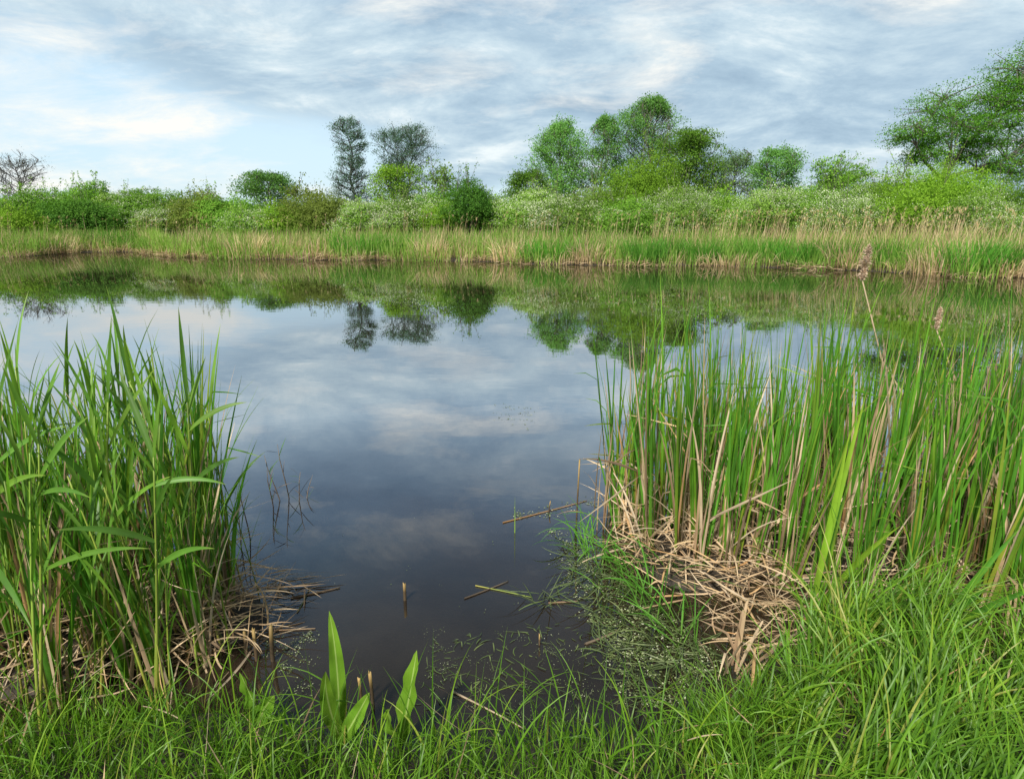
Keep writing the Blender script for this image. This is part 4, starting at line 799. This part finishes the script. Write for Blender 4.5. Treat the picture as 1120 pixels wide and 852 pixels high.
specks([(290, 700), (340, 690), (380, 790), (300, 760)], 420, .003, .008)
specks([(540, 440), (580, 440), (590, 470), (550, 470)], 120, .006, .016, 4)
tag(dw.build('duckweed', M['duckweed']), 'pale specks of duckweed and petals floating near the bank', 'duckweed', kind='stuff')
db = MB(); n = 260; q = in_poly([on(*p)[:2] for p in [(470, 700), (600, 680), (690, 700), (700, 785), (560, 795), (450, 780)]], n)
blades(db, np.column_stack([q, rng.uniform(.001, .006, n)]), rng.uniform(0, 6.3, n), rng.uniform(1.5, 1.62, n), rng.uniform(.01, .07, n), rng.uniform(.002, .006, n), 0, 3, rng.uniform(-.3, .3, n), curl=rng.normal(0, .8, n))
tag(db.build('floating_debris', M['weed']), 'brown and green scraps of plant debris floating in the dark shallows', 'debris', kind='stuff')
we = MB(); n = 420; q = in_poly([on(*p)[:2] for p in [(610, 590), (690, 640), (770, 690), (780, 740), (700, 785), (660, 720), (630, 650)]], n)
blades(we, np.column_stack([q, np.maximum(ground_z(q[:, 0], q[:, 1]), 0) + rng.uniform(.002, .02, n)]), rng.uniform(0, 6.3, n), rng.uniform(1.3, 1.65, n), rng.uniform(.05, .22, n), rng.uniform(.003, .006, n), rng.uniform(-.2, .2, n), 5, rng.uniform(-1, 1, n), curl=rng.normal(0, 1, n))
tag(we.build('pond_weed', M['weed']), 'tangled green water weed between the bank and the right bed', 'pond weed', kind='stuff')

# ------------------------------------------------------------------ light and sky
rng = np.random.default_rng(22)
SUN_EL, SUN_AZ = R(46), R(206)                 # azimuth clockwise from +Y: behind the camera, a little to its left
sl = bpy.data.lights.new('sun', 'SUN'); sl.energy = 4.6; sl.angle = R(6); sl.color = (1, .945, .85)
so = bpy.data.objects.new('sun', sl); COL.objects.link(so)
so.rotation_euler = (PI / 2 - SUN_EL, 0, PI - SUN_AZ)
w = bpy.data.worlds.new('World'); scene.world = w; w.use_nodes = True; nt = w.node_tree; nt.nodes.clear(); L = nt.links.new
out = nt.nodes.new('ShaderNodeOutputWorld'); bg = nt.nodes.new('ShaderNodeBackground'); bg.inputs['Strength'].default_value = .1
sk = N(nt, 'ShaderNodeTexSky', sky_type='NISHITA', sun_disc=False, sun_elevation=SUN_EL, sun_rotation=SUN_AZ, dust_density=1.5, ozone_density=1.0)
tc = N(nt, 'ShaderNodeTexCoord'); sx = N(nt, 'ShaderNodeSeparateXYZ'); L(tc.outputs['Generated'], sx.inputs[0])
def mth(op, a, b=None, clamp=False):
    n_ = N(nt, 'ShaderNodeMath', operation=op, use_clamp=clamp)
    for i, q_ in enumerate((a, b)):
        if q_ is None: continue
        if isinstance(q_, (int, float)): n_.inputs[i].default_value = q_
        else: L(q_, n_.inputs[i])
    return n_.outputs[0]
zz = mth('ADD', mth('MAXIMUM', sx.outputs['Z'], 0.0), .26)
uu = mth('DIVIDE', sx.outputs['X'], zz); vv = mth('DIVIDE', sx.outputs['Y'], zz)
cv = N(nt, 'ShaderNodeCombineXYZ'); L(uu, cv.inputs[0]); L(vv, cv.inputs[1])
def noise(scale, off, detail=7, rough=.55, dist=.0, sc=(1, 1, 1)):
    mp_ = N(nt, 'ShaderNodeMapping'); mp_.inputs['Location'].default_value = off; mp_.inputs['Scale'].default_value = sc; L(cv.outputs[0], mp_.inputs[0])
    n_ = N(nt, 'ShaderNodeTexNoise', i_Scale=scale, i_Detail=detail, i_Roughness=rough, i_Distortion=dist); L(mp_.outputs[0], n_.inputs['Vector']); return n_.outputs['Fac']
n1 = noise(.75, (3.1, 7.7, 0), 6, .5, .4, (.75, 1, 1)); n2 = noise(2.3, (11.2, 1.4, 0), 10, .66, .3, (.8, 1, 1)); n4 = noise(3.4, (4.2, 5.4, 0), 10, .66, .3, (.7, 1, 1)); n5 = noise(1.0, (6.6, 2.9, 0), 3, .5, .3, (.7, 1, 1))
cov = mth('ADD', mth('ADD', mth('MULTIPLY', n1, .7), mth('MULTIPLY', n2, .3)), mth('MULTIPLY', mth('ADD', mth('MINIMUM', sx.outputs['Z'], .2), mth('MULTIPLY', sx.outputs['X'], .10)), 1.25))   # thicker overhead and to the right
covr = ramp(nt, [(.50, (0, 0, 0)), (.64, (1, 1, 1))], 'EASE'); L(cov, covr.inputs[0])
veil = N(nt, 'ShaderNodeMix', data_type='RGBA'); veil.inputs[0].default_value = .72; L(sk.outputs[0], veil.inputs[6]); veil.inputs[7].default_value = (4.5, 5.85, 6.7, 1)
hz = ramp(nt, [(.0, (.9, .9, .9)), (.30, (0, 0, 0))]); L(sx.outputs['Z'], hz.inputs[0])
gcol = ramp(nt, [(.30, (.19, .275, .36)), (.46, (.275, .37, .45)), (.57, (.38, .47, .525)), (.68, (.56, .61, .62))]); L(n2, gcol.inputs[0])
gsc = N(nt, 'ShaderNodeMix', data_type='RGBA', blend_type='MULTIPLY'); gsc.inputs[0].default_value = 1; L(gcol.outputs[0], gsc.inputs[6]); gsc.inputs[7].default_value = (10, 10, 10, 1); gsc.clamp_result = False
hi = ramp(nt, [(.25, (1, 1, 1)), (.42, (.58, .70, .86)), (.62, (.28, .31, .33))]); L(sx.outputs['Z'], hi.inputs[0])     # bluer higher up; unseen sky overhead greyed down so near water reflects dark
c1 = N(nt, 'ShaderNodeMix', data_type='RGBA'); L(mth('MULTIPLY', covr.outputs[0], .95), c1.inputs[0]); L(veil.outputs[2], c1.inputs[6]); L(gsc.outputs[2], c1.inputs[7])
gs2 = N(nt, 'ShaderNodeMix', data_type='RGBA', blend_type='MULTIPLY'); gs2.inputs[0].default_value = 1; L(c1.outputs[2], gs2.inputs[6]); L(hi.outputs[0], gs2.inputs[7])
wisp = ramp(nt, [(.53, (0, 0, 0)), (.59, (.35, .35, .35)), (.66, (1, 1, 1))]); L(mth('ADD', mth('MULTIPLY', n4, .5), mth('MULTIPLY', n5, .54)), wisp.inputs[0])
c2 = N(nt, 'ShaderNodeMix', data_type='RGBA'); L(wisp.outputs[0], c2.inputs[0]); L(gs2.outputs[2], c2.inputs[6]); c2.inputs[7].default_value = (6.25, 6.25, 5.95, 1)
L(c2.outputs[2], bg.inputs[0]); L(bg.outputs[0], out.inputs[0])

scene.view_settings.view_transform = 'Standard'; scene.view_settings.look = 'None'; scene.view_settings.exposure = 0.7; scene.view_settings.gamma = 1
scene.cycles.max_bounces = 8; scene.cycles.transparent_max_bounces = 8; scene.cycles.use_denoising = True
